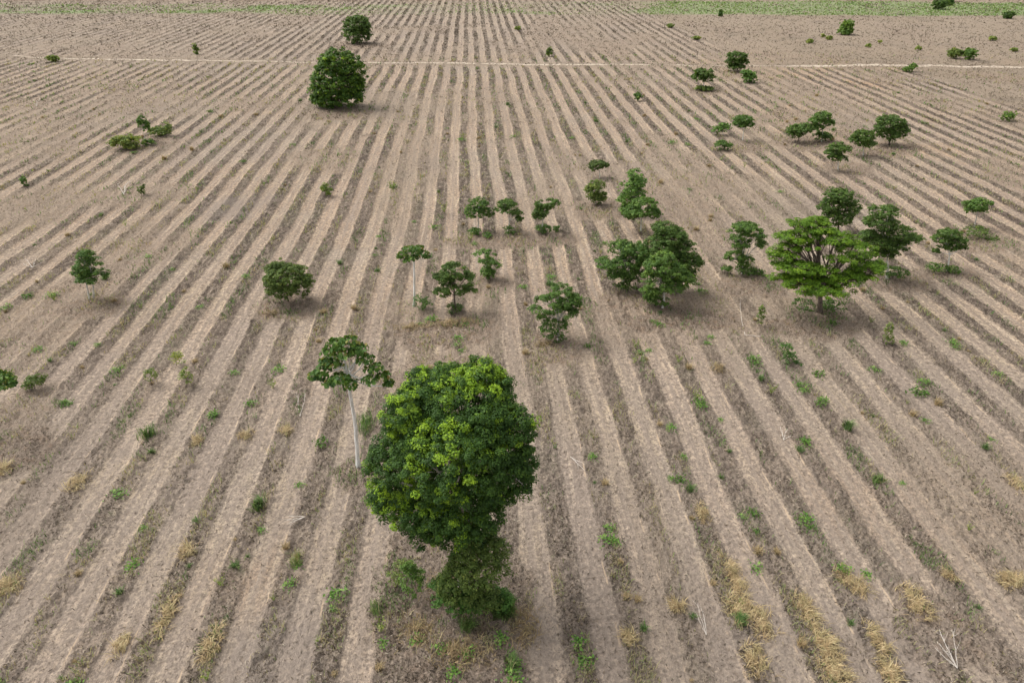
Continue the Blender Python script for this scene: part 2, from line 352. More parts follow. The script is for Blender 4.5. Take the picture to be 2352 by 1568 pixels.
b_ = g_.new('ShaderNodeBsdfPrincipled'); g_.lk(g_.mix(g_.ss(g_.noise(P_, .8, 4, .6), .35, .65), (.46, .385, .295), (.34, .27, .205)), b_.inputs['Base Color']); b_.inputs['Roughness'].default_value = .95
g_.lk(b_.outputs[0], o_.inputs[0]); M_SAND = m_

# ------------------------------------------------------------------ the field (one sheet out to the horizon)
ys = [-400., -200, -100, -60, -40, -25, -15, -8, -3, 1, 4, 6]; yv = 8.0
while yv < 420:
    ys.append(yv); yv += max(.055, (yv*yv+CAM_H**2)/(CAM_H*683)*1.15)
while yv < 8000: ys.append(yv); yv *= 1.12
ys = np.array(ys); NX = 1040
t = np.linspace(-1, 1, NX)
hw = (np.maximum(ys, 6)*cp + CAM_H*sp_)*.75*1.16 + 1.5
X = .055*ys[:, None] + t[None, :]*hw[:, None]
ext = np.array([1.3, 2, 4, 9, 20, 45, 100, 250, 600.])
Lx = X[:, :1] - ext[::-1][None, :]*(1+hw[:, None]*.012); Rx = X[:, -1:] + ext[None, :]*(1+hw[:, None]*.012)
X = np.hstack([Lx, X, Rx]); Y = np.repeat(ys[:, None], X.shape[1], 1)
CLR = clear_mask(X, Y); RM = rows_mask(X, Y, CLR); PH = phase(X, Y)+0.0
Z = height(X, Y, CLR)
fade = 1-sstep(180, 420, Y); Z = Z*fade
ORG = sstep(12, 22, X/S)*(1-sstep(180, 230, Y))*.65*sstep(.35, .6, fbm(X*.04, Y*.06, 91))
ORG = np.maximum(ORG, .30*sstep(38, 65, Y)*(1-sstep(170, 260, Y))*sstep(.3, .6, fbm(X*.05, Y*.05, 95)))
for (a, b, r, s) in [(1985,192,7,1.0),(1420,190,3,.3),(1960,1130,6,.35),(2250,1200,7,.35),(580,1330,3,.4),(260,540,6,.35)]:
    c = gp(a, b); ORG = np.maximum(ORG, s*np.exp(-(((X-c[0])/r)**2+((Y-c[1])/r)**2)))
COV = (.60+.40*sstep(24, 58, Y))*(.78+.22*sstep(.35, .6, fbm(X*.12, Y*.05, 131)))*(1-.25*sstep(-10, -20, X)*(1-sstep(40, 60, Y)))
UN_ = X/S+.352
SCO = np.maximum(.85*np.exp(-((UN_-35.3)/2.2)**2)*(1-sstep(185, 192, Y)), .7*np.exp(-((UN_-22.8)/1.6)**2)*sstep(150, 200, Y))
SCO = np.maximum(SCO, .6*sstep(14, 20, UN_)*sstep(55, 80, Y)*(1-sstep(180, 200, Y))*sstep(.4, .6, fbm(X*.05, Y*.04, 141)))
SCO = np.maximum(SCO, .35*sstep(-6, -22, X)*sstep(55, 90, Y)*sstep(.42, .62, fbm(X*.04, Y*.05, 143)))
ny, nx = X.shape
idx = np.arange(ny*nx).reshape(ny, nx)
F = np.stack([idx[:-1, :-1], idx[:-1, 1:], idx[1:, 1:], idx[1:, :-1]], -1).reshape(-1, 4)
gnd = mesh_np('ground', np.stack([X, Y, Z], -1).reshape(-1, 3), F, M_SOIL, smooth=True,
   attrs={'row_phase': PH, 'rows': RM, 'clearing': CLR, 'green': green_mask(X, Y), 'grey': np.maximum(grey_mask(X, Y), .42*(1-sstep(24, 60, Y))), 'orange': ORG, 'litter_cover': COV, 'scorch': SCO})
tag(gnd, kind='structure')
del X, Y, Z, F, idx
def gz(x, y): return float(height(np.array([x]), np.array([y]))[0])*float(1-sstep(180, 420, np.array([y]))[0])

# sandy footpath crossing the rows
def build_path():
    xs = np.arange(gp(20, 131)[0], gp(2700, 158)[0], .8); py = path_y(xs) + (fbm(xs*.03, xs*0, 12)-.5)*5.0 + (fbm(xs*.16, xs*0, 16)-.5)*2.2
    hwid = .35 + .5*fbm(xs*.05, xs*0+3, 14) + .75*sstep(70, 92, xs)+.55*np.exp(-((xs-18)/30.)**2)*.6 - .45*sstep(.52, .62, fbm(xs*.045, xs*0+9, 18))*(xs < 84)*(xs > 45)
    hwid = hwid+.35*(vnoise(xs*.6, xs*0, 77)-.5)
    ok = hwid > .12; hwid = np.maximum(hwid, .02)
    rowsv = []
    for k in (-1, -.5, 0, .5, 1):
        yy = py+k*hwid; z = height(xs, yy)*(1-sstep(180, 420, yy))+ (.045 if abs(k) < 1 else -.02)
        rowsv.append(np.stack([xs, yy, z], -1))
    V = np.stack(rowsv, 1).reshape(-1, 3); Fs = []
    for i in range(len(xs)-1):
        if ok[i] and ok[i+1]:
            for k in range(4): Fs.append((i*5+k, i*5+5+k, i*5+6+k, i*5+k+1))
    tag(mesh_np('path', V, Fs, M_SAND, smooth=True), kind='structure')
build_path()

# ------------------------------------------------------------------ trees
LAST = {}
def plane_pt(x, y, dist):                              # point of the upright plane at ground distance dist
    d = ray(x, y); h = d @ HF; tt = dist/h; return np.array([0, 0, CAM_H])+d*tt
def make_tree(name, label, cat, base, lobes, leafm, barkm, trunk_r=.12, kind='clump', trunks=None, flush=None, group=None,
              leaf=None, dens=1.0, clump=None, forks=True, solid=.55, tint0=.45, aspect=.55, limb_r=.35, gap=.0, lean=None, cscale=None, cover=.85):
    """base: trunk foot on the photo grid; lobes: (cx, cy, rx, ry[, depth m]) on the photo grid"""
    bx, by = gp(*base); bz = gz(bx, by)-.05
    root = empty(name, (bx, by, bz)); tag(root, label, cat, group)
    dist = float(np.array([bx, by, 0]) @ HF)
    ang = math.atan2(CAM_H-3, dist); slant = math.hypot(dist, CAM_H-3); sc = FPX/(slant)          # photo px per metre (about)
    L = []
    for lo in lobes:
        cx, cy_, rx, ry = lo[:4]; dd = lo[4] if len(lo) > 4 else 0
        c = plane_pt(cx, cy_, dist+dd)-np.array([bx, by, bz])
        sl_ = math.hypot(dist+dd, CAM_H-c[2]); a_ = math.atan2(CAM_H-c[2], dist)
        s_ = FPX/(sl_)*1.02
        wx = rx/s_; wy = ry/s_; wd = wx*.92
        rz2 = wy**2-(wd*math.sin(a_))**2
        if rz2 < (.45*wy)**2: wd = wy*.80/max(math.sin(a_), .3); wd = min(wd, wx); rz2 = max(wy**2-(wd*math.sin(a_))**2, (.32*wy)**2)
        L.append((c, np.array([wx, wd, math.sqrt(rz2)/math.cos(a_)])))
    leaf = leaf or max(.13, 2.1/(sc*.435))
    A = np.array([4*math.pi*((r[0]*r[1])**1.6/3+(r[0]*r[2])**1.6/3+(r[1]*r[2])**1.6/3)**(1/1.6) for _, r in L])
    total = A.sum(); clump = (clump or max(.34, min(.6, L[0][1][0]*.2)))*(cscale or .66)
    nclump = int(total/(clump**2*2.2)*1.25*cover)+6
    which = RNG.choice(len(L), nclump, p=A/total)
    d = RNG.normal(size=(nclump, 3)); d /= np.linalg.norm(d, axis=1, keepdims=True)
    flip = (d[:, 2] < -.25) & (RNG.random(nclump) < .6); d[flip, 2] *= -1
    rad = np.where(RNG.random(nclump) < .22, RNG.uniform(.35, .8, nclump), RNG.uniform(.78, 1.10, nclump)+(RNG.random(nclump) < .10)*RNG.uniform(.05, .22, nclump))
    if cat == 'bush' and dist > 110: rad = rad*RNG.uniform(.6, 1.25, nclump)
    LC = np.array([c for c, _ in L]); LR = np.array([r for _, r in L])
    cc = LC[which]+d*LR[which]*rad[:, None]
    # drop clumps deep inside another lobe, thin out at random for gaps
    keep = np.ones(nclump, bool)
    for i in range(len(L)):
        q = np.sqrt((((cc-LC[i])/LR[i])**2).sum(1)); keep &= ~((q < .62) & (which != i))
    gap = max(gap, .31 if cover < 1.1 else .25)
    if gap > 0: keep &= fbm(cc[:, 0]*1.9+bx, cc[:, 2]*2.1+cc[:, 1]*1.1+by, 55, 2) > gap
    cc = cc[keep]; d = d[keep]; which = which[keep]; nclump = len(cc)
    ct = tint0+RNG.normal(0, .09, nclump)
    if flush:                                          # young, paler growth on some parts of the crown
        for (fx, fy, fr, fa) in flush:
            fc = plane_pt(fx, fy, dist)-np.array([bx, by, bz]); s_ = sc
            e = cc-fc; camd = -FW; e = e-np.outer(e@camd, camd)
            dd_ = np.linalg.norm(e, axis=1)*s_/fr
            hit = (dd_ < 1.15) & (RNG.random(nclump) < fa*.6)
            ct = np.where(hit, np.maximum(ct, RNG.uniform(.72, 1.0, nclump)), ct)
    flat = .5 if kind == 'layer' else .62
    per = int(max(5, dens*2.3*(clump*2)**2/(leaf**2*aspect)))
    cr = clump*RNG.uniform(.7, 1.35, nclump)
    ld = RNG.normal(size=(nclump, per, 3)); ld /= np.linalg.norm(ld, axis=2, keepdims=True)
    ld[:, :, 2] = np.where((ld[:, :, 2] < -.1) & (RNG.random((nclump, per)) < .55), -ld[:, :, 2], ld[:, :, 2])
    lr = RNG.uniform(.35, 1.0, (nclump, per))**.6
    off = ld*lr[..., None]*cr[:, None, None]*np.array([1, 1, flat])
    C = (cc[:, None, :]+off).reshape(-1, 3)
    Nn = ld*1.0+d[:, None, :]*.35+np.array([0, 0, .6 if kind != 'layer' else 1.3])+RNG.normal(0, .42, ld.shape)
    sizes = leaf*RNG.uniform(.65, 1.3, len(C))
    V, Fc = leaves(C, Nn.reshape(-1, 3), sizes, aspect)
    tl = np.clip(np.repeat(ct, per)+RNG.normal(0, .15, len(C)), 0, 1)
    ok = C[:, 2] > .03
    crown = mesh_np('crown' if cat != 'bush' else 'foliage', V, Fc, leafm, root, attrs={'tint': np.repeat(tl, 4)})
    # trunk and limbs
    trunks = trunks or [(0, 0)]
    for k, (ox, oy) in enumerate(trunks):
        T = Tubes(); rr = trunk_r
        main = [i for i in range(len(L))]
        zt = min(LC[:, 2])
        fork = LC.mean(0)*np.array([.45, .45, 0]); fork[2] = max(.35, zt*.85 if forks else zt)
        if lean: fork[:2] += lean
        s0 = np.array([ox, oy, -.15]); fork = fork+np.array([ox*1.6, oy*1.6, 0])
        p = bend(s0, fork, 7, .018); r_ = np.linspace(rr*1.25, rr*.75, 7); r_[0] = rr*1.7
        T.tube(p, r_, 9)
        for i in range(len(L)):
            if len(trunks) > 1 and i % len(trunks) != k: continue
            e = LC[i]+np.array([0, 0, LR[i][2]*.25]); q = bend(fork, e, 6, .05, .03); T.tube(q, np.linspace(rr*.62, rr*.22, 6), 6)
            sel = np.where(which == i)[0]
            if len(sel):
                for j in RNG.choice(sel, min(len(sel), 12), replace=False):
                    s_i = q[RNG.integers(2, 6)]; T.tube(bend(s_i, cc[j], 4, .05), np.linspace(rr*.26, rr*.06, 4), 4)
        T.build('trunk' if cat != 'bush' else 'stem', barkm, root)
    return root

def tree(*a, **k): return make_tree(*a, **k)
# --- the big foreground tree
tree('tree', 'largest tree, dense dark green crown flecked with lime green, in the foreground', 'tree', (1066, 1345),
  [(1050,940,130,100,.9),(1165,1010,62,85,.2),(950,965,68,75,.2),(1115,905,62,62,1.4),(1140,1075,88,80,-.2),(1040,1060,120,110,-1.2),(925,1075,78,85,-.2),(905,1140,50,45,-.1),
   (960,1160,80,62,-.5),(1060,1170,95,72,-1.0),(1180,1110,45,42,0),(1035,1215,95,48,-.6),(1100,860,42,38,1.6),(985,890,50,46,1.2)],
  M_BIG, M_BARKP, trunk_r=.26, leaf=.125, dens=.85, clump=.40, cscale=.72, cover=1.2, tint0=.33,
  flush=[(1010,880,75,.55),(1110,850,42,.85),(915,935,38,.7),(925,1010,28,.25),(1040,1055,75,.35),(1010,1110,50,.3),(890,1120,60,.4),(1080,940,70,.22),(1180,980,40,.22),(930,1180,55,.35),(1060,1190,60,.12)])
# shrubs at its foot
tree('bush', 'tall leafy olive bush crowding the trunk of the largest tree', 'bush', (1088,1400), [(1100,1300,66,62),(1055,1345,50,48,-.4),(1128,1275,36,44,.2),(1085,1255,44,34,.1),(1105,1372,46,32,-.3)],
  M_OLIVE, M_BARKD, trunk_r=.05, leaf=.12, dens=.7, clump=.34, tint0=.46, gap=.30)
tree('bush', 'bright mid-green bush in front of the olive bush under the largest tree', 'bush', (1055,1405), [(1150,1380,26,26,.1),(1045,1375,50,32,-.3),(1090,1385,40,26,-.3),(1020,1350,30,24,-.2)], M_WEED, M_BARKD, trunk_r=.03, leaf=.14, dens=.6, clump=.28, tint0=.25, gap=.34)
tree('bush', 'small dark green bush left of the largest tree trunk', 'bush', (948,1372), [(948,1335,26,32),(938,1310,15,18)], M_MID, M_BARKD, trunk_r=.03, leaf=.13, dens=.45, clump=.2, tint0=.5, gap=.36)
tree('bush', 'thin grey-green bush on the left of the litter under the largest tree', 'bush', (912,1345), [(912,1325,26,18),(925,1300,22,16,.3)], M_OLIVE, M_BARKD, trunk_r=.025, leaf=.11, dens=.3, clump=.2, tint0=.6, gap=.42)
# --- broad-leaved umbrella trees with white trunks
def umbrella(label, base, whorls, top, trunk_r, leaf, lowtop=None, name='umbrella_tree', col=M_CECRO):
    bx, by = gp(*base); bz = gz(bx, by)-.05; root = empty(name, (bx, by, bz)); tag(root, label, 'tree')
    dist = float(np.array([bx, by, 0]) @ HF); B0 = np.array([bx, by, bz])
    hub = plane_pt(*top, dist)-B0; low = plane_pt(*(lowtop or top), dist)-B0
    T = Tubes(); p = bend((0, 0, -.2), low, 9, .008); p2 = bend(low, hub, 5, .02)
    p[:, 0] += trunk_r*.7*np.sin(np.linspace(0, math.pi, 9)); T.tube(p, np.r_[trunk_r*1.7, np.linspace(trunk_r*1.1, trunk_r*.75, 8)], 9); T.tube(p2, np.linspace(trunk_r*.75, trunk_r*.4, 5), 8)
    Vs, Fs, Ts = [], [], []; nb = 0
    for (wx, wy, r, dd) in whorls:
        e = plane_pt(wx, wy, dist+dd)-B0
        st = p2[RNG.integers(0, 4)] if e[2] > low[2] else p[-1]
        q = bend(st, e-np.array([0, 0, .15]), 6, .03, -.12); T.tube(q, np.linspace(trunk_r*.42, trunk_r*.2, 6), 5)
        sc = FPX/math.hypot(dist, CAM_H-e[2]); wr = r/sc
        wr *= 1.2; n = int(30*(wr/leaf)**2*.5)+34
        dd_ = RNG.normal(size=(n, 3)); dd_ /= np.linalg.norm(dd_, axis=1, keepdims=True); dd_[:, 2] = np.abs(dd_[:, 2])*.75-.15
        C = e+dd_*np.array([wr, wr, wr*.55])*RNG.uniform(.55, 1, (n, 1))
        N_ = dd_+np.array([0, 0, .5])+RNG.normal(0, .45, (n, 3))
        V, F_ = leaves(C, N_, leaf*RNG.uniform(.6, 1.25, n), .62, .35, droop=.7); Vs.append(V); Fs.append(F_+nb); nb += len(V)
        Ts.append(np.repeat(np.clip(np.where(RNG.random(n) < .10, RNG.uniform(.84, 1, n), np.clip(RNG.normal(.45, .2, n), 0, .8)), 0, 1), 4))
    T.build('trunk', M_BARKW, root)
    mesh_np('crown', np.vstack(Vs), np.vstack(Fs), col, root, attrs={'tint': np.hstack(Ts)})
    return root
umbrella('umbrella tree with long bare white trunk, just left of the largest tree', (823,1072),
  [(772,790,22,.6),(800,785,24,.7),(825,800,20,.6),(755,808,18,.3),(790,812,22,.2),(765,835,22,0),(740,850,20,-.2),(722,862,14,-.3),(838,825,20,.2),(858,845,20,0),(880,862,15,-.1),(780,870,22,-.8),(760,878,18,-.8),(805,882,18,-.9),(850,872,16,-.6),(893,880,12,-.2),(820,808,18,.4),(735,865,12,-.3),(750,828,16,.2)],
  (790,825), .12, .34, (800,880))
umbrella('umbrella tree cut off by the left edge of the photo', (-22,1010), [(-8,862,20,.2),(8,868,20,.1),(22,872,14,0),(5,885,18,-.3),(28,882,9,-.2),(-20,878,22,-.2),(-40,870,20,0),(-25,855,20,.4)], (-15,878), .1, .32)
umbrella('slender sapling with bare thin trunk and small flat crown, left of centre', (950,702), [(940,572,15,.2),(955,578,15,.2),(925,584,12,0),(972,582,13,.1),(948,592,14,-.2),(962,570,12,.3),(980,590,9,0),(918,590,8,0),(935,598,9,-.3)], (950,590), .10, .3)

# --- young trees scattered over the field
yt = 'young trees scattered over the field'
tree('tree', 'young dark tree with two pale stems, standing alone at the far left', 'tree', (208,686), [(196,590,18,14),(205,612,34,20),(190,625,22,14,.3),(222,630,22,16),(205,640,26,12,-.5),(192,580,9,9)], M_MID, M_BARKP, .07, trunks=[(-.12,0),(.22,.1)], group=yt, gap=.40, tint0=.4, dens=.85, clump=.38)
tree('bush', 'rounded olive-green bush alone between the rows, left of the slender sapling', 'bush', (662,692), [(660,637,52,37),(640,630,32,28),(690,650,26,30),(650,665,36,20,-.4),(620,645,18,22)], M_OLIVE, M_BARKD, .07, group='bushes in the field', tint0=.42, dens=.9, clump=.34)
tree('tree', 'dark green young tree right of the slender sapling with bare thin trunk', 'tree', (1045,712), [(1042,622,30,20),(1020,640,24,14),(1068,642,24,18),(1045,662,32,16,-.3),(1015,672,20,12),(1075,664,20,14)], M_BLUE, M_BARKD, .08, group=yt, gap=.36, tint0=.42, clump=.38)
tree('tree', 'sparse light-leaved young tree behind the dark green tree at centre', 'tree', (1118,640), [(1108,582,22,11),(1130,596,24,13),(1115,605,20,14),(1143,608,12,10),(1120,625,18,14)], M_LIGHT, M_BARKP, .06, group=yt, gap=.40, tint0=.30, clump=.3, dens=.8)
tree('tree', 'bushy green young tree just behind the largest tree, nearest of the centre trees', 'tree', (1283,778), [(1285,668,30,16,.2),(1265,690,32,20),(1305,692,28,20),(1245,712,24,14),(1285,716,38,17,-.3),(1318,704,17,20),(1262,728,26,12)], M_MID, M_BARKP, .1, group=yt, gap=.36, tint0=.42, clump=.4)
tree('tree', 'leftmost of the three small round trees in line behind the centre', 'tree', (1098,530), [(1100,470,22,15),(1088,488,20,14),(1112,490,20,13)], M_MID, M_BARKP, .07, group=yt, gap=.36, tint0=.42)
tree('tree', 'middle one of the three small trees in line, with ragged crown', 'tree', (1166,530), [(1166,468,20,10),(1160,480,24,9),(1185,490,14,8),(1192,502,10,6)], M_BLUE, M_BARKP, .06, group=yt, gap=.40, tint0=.45)
tree('tree', 'rightmost of the three small trees in line, crown leaning right', 'tree', (1245,535), [(1265,468,21,11),(1250,482,22,13),(1235,494,14,9),(1245,470,16,10)], M_BLUE, M_BARKP, .07, group=yt, gap=.34, tint0=.45)
for i, (x, y, r) in enumerate([(1090,538,14),(1120,545,11),(1172,536,16),(1248,534,17),(1280,530,10)]):
    tree('bush', ['low dark bush under the leftmost of the three small trees in line', 'low bush between the left and middle of the three trees in line', 'low dark bush under the ragged middle tree of the three', 'low green bush under the small tree leaning right', 'tiny low bush to the right of the tree leaning right'][i], 'bush',
      (x, y), [(x, y-r*.45, r, r*.6)], M_MID, M_BARKD, .03, group='low bushes under the three trees in line', tint0=.42, dens=.6, clump=.3, gap=.3)
tree('tree', 'small dark tree standing behind the feathery olive bush', 'tree', (1378,408), [(1374,378,20,9),(1368,384,14,7),(1386,380,12,7)], M_OLIVE, M_BARKP, .05, group=yt, gap=.34, tint0=.3)
tree('bush', 'feathery olive bush in front of the small dark tree', 'bush', (1368,470), [(1370,430,20,16),(1360,440,18,15),(1378,450,14,16),(1368,455,17,12)], M_OLIVE, M_BARKP, .05, group='bushes in the field', gap=.32, tint0=.6)
tree('tree', 'tall narrow light-green tree behind the darker rounded tree', 'tree', (1452,492), [(1458,402,16,13),(1465,420,22,14),(1445,432,24,14),(1462,445,22,14),(1440,460,20,16),(1436,485,14,16)], M_LIGHT, M_BARKP, .07, group=yt, gap=.32, tint0=.42, clump=.34)
tree('tree', 'rounded mid-green tree in front of the tall narrow light-green tree', 'tree', (1472,532), [(1480,470,28,15),(1465,485,34,15),(1497,490,19,12),(1450,492,20,12)], M_MID, M_BARKP, .08, group=yt, gap=.30, tint0=.5)
tree('tree', 'wide flat-topped tree on the left of the dense tree cluster', 'tree', (1428,662), [(1430,570,34,17),(1465,578,36,20),(1398,605,28,14),(1440,600,40,22),(1455,625,30,18),(1420,630,28,14),(1485,600,26,24)], M_MID, M_BARKP, .1, group=yt, tint0=.42, gap=.26, clump=.42)
tree('tree', 'tallest dark green tree at the back of the dense tree cluster', 'tree', (1548,672), [(1525,524,26,14,.5),(1540,545,36,22,.3),(1520,565,36,24,.2),(1570,575,28,22),(1592,604,20,18),(1555,605,40,28),(1565,632,34,18)], M_BLUE, M_BARKD, .13, group=yt, tint0=.46, clump=.42)
tree('tree', 'bright green tree with pale trunk at the front of the dense tree cluster', 'tree', (1523,706), [(1526,592,24,14),(1515,615,36,22),(1545,625,32,22),(1505,645,34,22),(1540,655,40,18),(1495,670,22,14),(1575,645,20,18)], M_MID, M_BARKP, .11, group=yt, tint0=.52, flush=[(1530,592,25,.4),(1575,645,22,.4)], clump=.42)
tree('bush', 'dark low bush in the shade under the dense tree cluster', 'bush', (1445,668), [(1448,650,28,16),(1430,655,18,12)], M_BLUE, M_BARKD, .04, group='bushes in the field', tint0=.35, dens=.7)
tree('bush', 'green bush at the foot of the pale trunk in the cluster', 'bush', (1502,704), [(1502,688,20,15),(1520,692,16,10)], M_MID, M_BARKD, .04, group='bushes in the field', tint0=.45, dens=.7)
tree('tree', 'open-crowned green tree left of the large yellow-green tree', 'tree', (1706,628), [(1712,522,28,12),(1695,540,26,13),(1735,540,22,14),(1705,562,26,14),(1745,560,16,9),(1692,588,22,14),(1712,600,20,14),(1675,592,12,8)], M_MID, M_BARKP, .08, group=yt, gap=.38, tint0=.5)
tree('tree', 'large spreading bright yellow-green tree with layered branches on the right', 'tree', (1884,716), [(1782,588,16,7,.1),(2018,612,18,8,0),(1815,512,20,8,.8),(2000,590,22,8,.2),(1775,640,10,6,0),(1832,650,38,22,-1.3),(1890,664,46,22,-1.6),(1948,648,36,24,-1.2),(1800,615,30,20,-.3),(1990,620,32,22,-.4),(1875,512,26,14,1),(1835,518,30,13,.6),(1870,525,44,18,1),(1915,545,52,20,.6),(1960,570,40,18,.2),(1820,548,38,16,.5),(1985,605,36,14,0),(1800,585,34,13,0),(1862,560,48,16,.3),(1940,590,42,14,-.6),(1845,615,44,14,-1),(1900,625,44,15,-1.2),(1965,632,32,14,-.6),(1845,645,44,14,-1.2),(1895,652,46,14,-1.5),(1808,572,30,12,.2),(1935,655,30,12,-1)],
  M_FLAME, M_BARKD, .2, kind='layer', tint0=.55, clump=.50, gap=.41, dens=.95, aspect=.45, cscale=.8)
tree('tree', 'round dark green tree directly behind the yellow-green tree', 'tree', (1925,535), [(1925,452,30,18),(1908,475,26,20),(1945,478,28,22),(1925,498,32,20)], M_BLUE, M_BARKD, .12, group=yt, tint0=.45)
tree('tree', 'broad ragged dark tree to the right of the yellow-green tree', 'tree', (2038,640), [(2030,486,32,16),(2022,510,38,18),(2055,530,36,16),(2090,548,28,11),(2015,555,32,18),(2045,562,38,18),(2030,582,32,12),(1995,540,18,12)], M_BLUE, M_BARKP, .11, group=yt, tint0=.45, gap=.28)
tree('tree', 'small open-crowned tree with pale trunk right of the broad ragged tree', 'tree', (2176,622), [(2182,536,26,10),(2165,548,22,10),(2200,555,20,12),(2180,565,24,9),(2150,578,12,6),(2208,570,12,7)], M_BLUE, M_BARKW, .07, group=yt, tint0=.45, gap=.38)
tree('tree', 'small thin tree near the right edge with slanting crown', 'tree', (2238,522), [(2255,464,24,8),(2240,472,26,10),(2228,482,14,9),(2252,482,16,7)], M_MID, M_BARKP, .06, group=yt, tint0=.5, gap=.36)
tree('bush', 'loose low weeds around the foot of the small thin tree near the right edge', 'bush', (2245,545), [(2245,532,28,13),(2270,545,20,9)], M_OLIVE, M_BARKD, .03, group='bushes in the field', tint0=.4, dens=.35, gap=.42)
tree('tree', 'dense dark round tree at the right end of the far clump', 'tree', (2043,333), [(2045,284,30,17),(2030,298,22,16),(2062,300,22,16),(2044,308,26,14)], M_BLUE, M_BARKD, .14, group=yt, tint0=.42)
tree('tree', 'flat-crowned tree just left of the dense dark round far tree', 'tree', (1983,358), [(1985,312,24,12),(1972,322,18,10),(1990,330,20,9)], M_BLUE, M_BARKP, .08, group=yt, tint0=.5, gap=.3)
tree('tree', 'ragged small tree at the near end of the far right clump', 'tree', (1925,392), [(1930,340,25,11),(1912,352,18,8),(1925,362,20,8)], M_BLUE, M_BARKP, .08, group=yt, tint0=.45, gap=.34)
tree('tree', 'low dark tree at the left end of the far right clump', 'tree', (1832,327), [(1838,298,27,11),(1825,308,17,9),(1850,292,16,8)], M_BLUE, M_BARKD, .09, group=yt, tint0=.42, gap=.28)
tree('tree', 'light-topped small tree between the low dark tree and the dense round one', 'tree', (1888,325), [(1890,268,18,10),(1880,278,20,9),(1902,282,13,8),(1875,292,16,7)], M_MID, M_BARKP, .08, group=yt, tint0=.5, gap=.32)
tree('bush', 'dark bush under the light-topped small tree in the far clump', 'bush', (1888,324), [(1888,313,19,9)], M_MID, M_BARKD, .04, group='bushes in the field', tint0=.35, gap=.3, dens=.7)
tree('tree', 'small pale-stemmed tree left of the far right clump', 'tree', (1706,322), [(1706,274,19,8),(1700,284,16,8),(1718,286,12,7)], M_MID, M_BARKW, .06, group=yt, tint0=.42, gap=.32)
tree('bush', 'pale feathery bush beside the small pale-stemmed tree', 'bush', (1662,310), [(1662,293,15,10),(1650,298,12,7)], M_LIGHT, M_BARKP, .04, group='bushes in the field', tint0=.3, gap=.34)
tree('bush', 'dark low bush in front of the pale feathery bush', 'bush', (1660,345), [(1658,333,15,9),(1672,336,10,6)], M_MID, M_BARKD, .04, group='bushes in the field', tint0=.38, gap=.3, dens=.8)
tree('tree', 'small round-crowned tree, the nearer of two just below the footpath', 'tree', (1616,206), [(1616,168,20,9),(1605,178,16,8),(1627,180,16,8)], M_BLUE, M_BARKP, .09, group=yt, tint0=.45, gap=.24)
tree('tree', 'small dark tree on the footpath with see-through crown', 'tree', (1693,165), [(1692,130,20,9),(1683,142,14,8),(1704,145,14,9),(1690,154,18,6)], M_BLUE, M_BARKD, .1, group=yt, tint0=.42, gap=.30)
tree('bush', 'yellowish bush below the small dark tree on the footpath', 'bush', (1722,190), [(1722,178,15,11),(1714,168,11,6)], M_LIGHT, M_BARKP, .05, group='bushes in the field', tint0=.32, gap=.3)
tree('bush', 'low grass-green bush under the round-crowned tree below the footpath', 'bush', (1616,208), [(1616,203,17,5)], M_OLIVE, M_BARKD, .04, group='bushes in the field', tint0=.5, dens=.6, gap=.3)
tree('tree', 'large dense dome-shaped tree with foliage to the ground, on the left of the footpath', 'tree', (776,246), [(775,150,38,32),(755,165,28,30),(802,165,32,34),(770,195,50,36),(740,210,26,28),(805,200,30,30),(776,222,46,22),(722,228,12,9),(750,232,26,14),(812,222,22,16)], M_BIG, M_BARKD, .3, tint0=.52, group='dense dome-shaped trees', flush=[(780,140,35,.10)], clump=.75)
tree('tree', 'dark dense dome-shaped tree farthest back, beyond the footpath', 'tree', (820,100), [(820,56,25,16),(806,66,17,18),(836,68,15,18),(820,80,28,17)], M_BLUE, M_BARKD, .3, tint0=.42, group='dense dome-shaped trees', clump=.85)
# saplings, bushes and weeds of the left half
tree('tree', 'small bright sapling rising from the yellowish shrubs on the far left', 'tree', (332,325), [(330,285,12,11),(326,276,9,8),(336,295,9,7)], M_MID, M_BARKP, .05, tint0=.5)
tree('bush', 'yellowish spreading bush left of the bright sapling', 'bush', (290,342), [(290,325,30,14),(268,328,14,10),(300,335,20,8)], M_OLIVE, M_BARKD, .04, tint0=.72, gap=.3, group='bushes in the field')
tree('bush', 'dark low bush at the foot of the bright sapling', 'bush', (340,334), [(340,328,14,8)], M_MID, M_BARKD, .04, tint0=.4, group='bushes in the field')
tree('bush', 'loose brownish-green bush right of the bright sapling', 'bush', (365,312), [(362,303,22,10),(388,296,8,11)], M_OLIVE, M_BARKD, .04, tint0=.55, gap=.34, group='bushes in the field')
tree('bush', 'small upright dark shrub alone between rows, upper left', 'bush', (325,448), [(325,432,9,12)], M_OLIVE, M_BARKD, .04, tint0=.42)
tree('bush', 'small slanting shrub near the upper left edge', 'bush', (57,428), [(56,418,7,10)], M_MID, M_BARKD, .04, tint0=.42)
tree('bush', 'small round light shrub between rows left of centre', 'bush', (747,450), [(747,436,14,12)], M_OLIVE, M_BARKD, .04, tint0=.62, gap=.25)
tree('bush', 'small round dark shrub between rows beyond the pale-green tree', 'bush', (1465,232), [(1465,223,9,8)], M_MID, M_BARKD, .05, tint0=.42)
tree('bush', 'grey-green bush in the row near the left edge, beside the umbrella tree', 'bush', (80,893), [(82,872,20,14),(68,885,13,10)], M_OLIVE, M_BARKD, .03, tint0=.42, dens=.5, gap=.36)
tree('bush', 'yellow-topped spindly bush left of centre among dry stalks', 'bush', (428,888), [(428,868,14,20),(430,838,9,12)], M_OLIVE, M_BARKD, .02, tint0=.7, dens=.4, gap=.40, clump=.25)
tree('bush', 'spindly yellow bush behind the yellow-topped one', 'bush', (405,838), [(405,822,15,14)], M_OLIVE, M_BARKD, .02, tint0=.95, dens=.3, gap=.42, clump=.25)
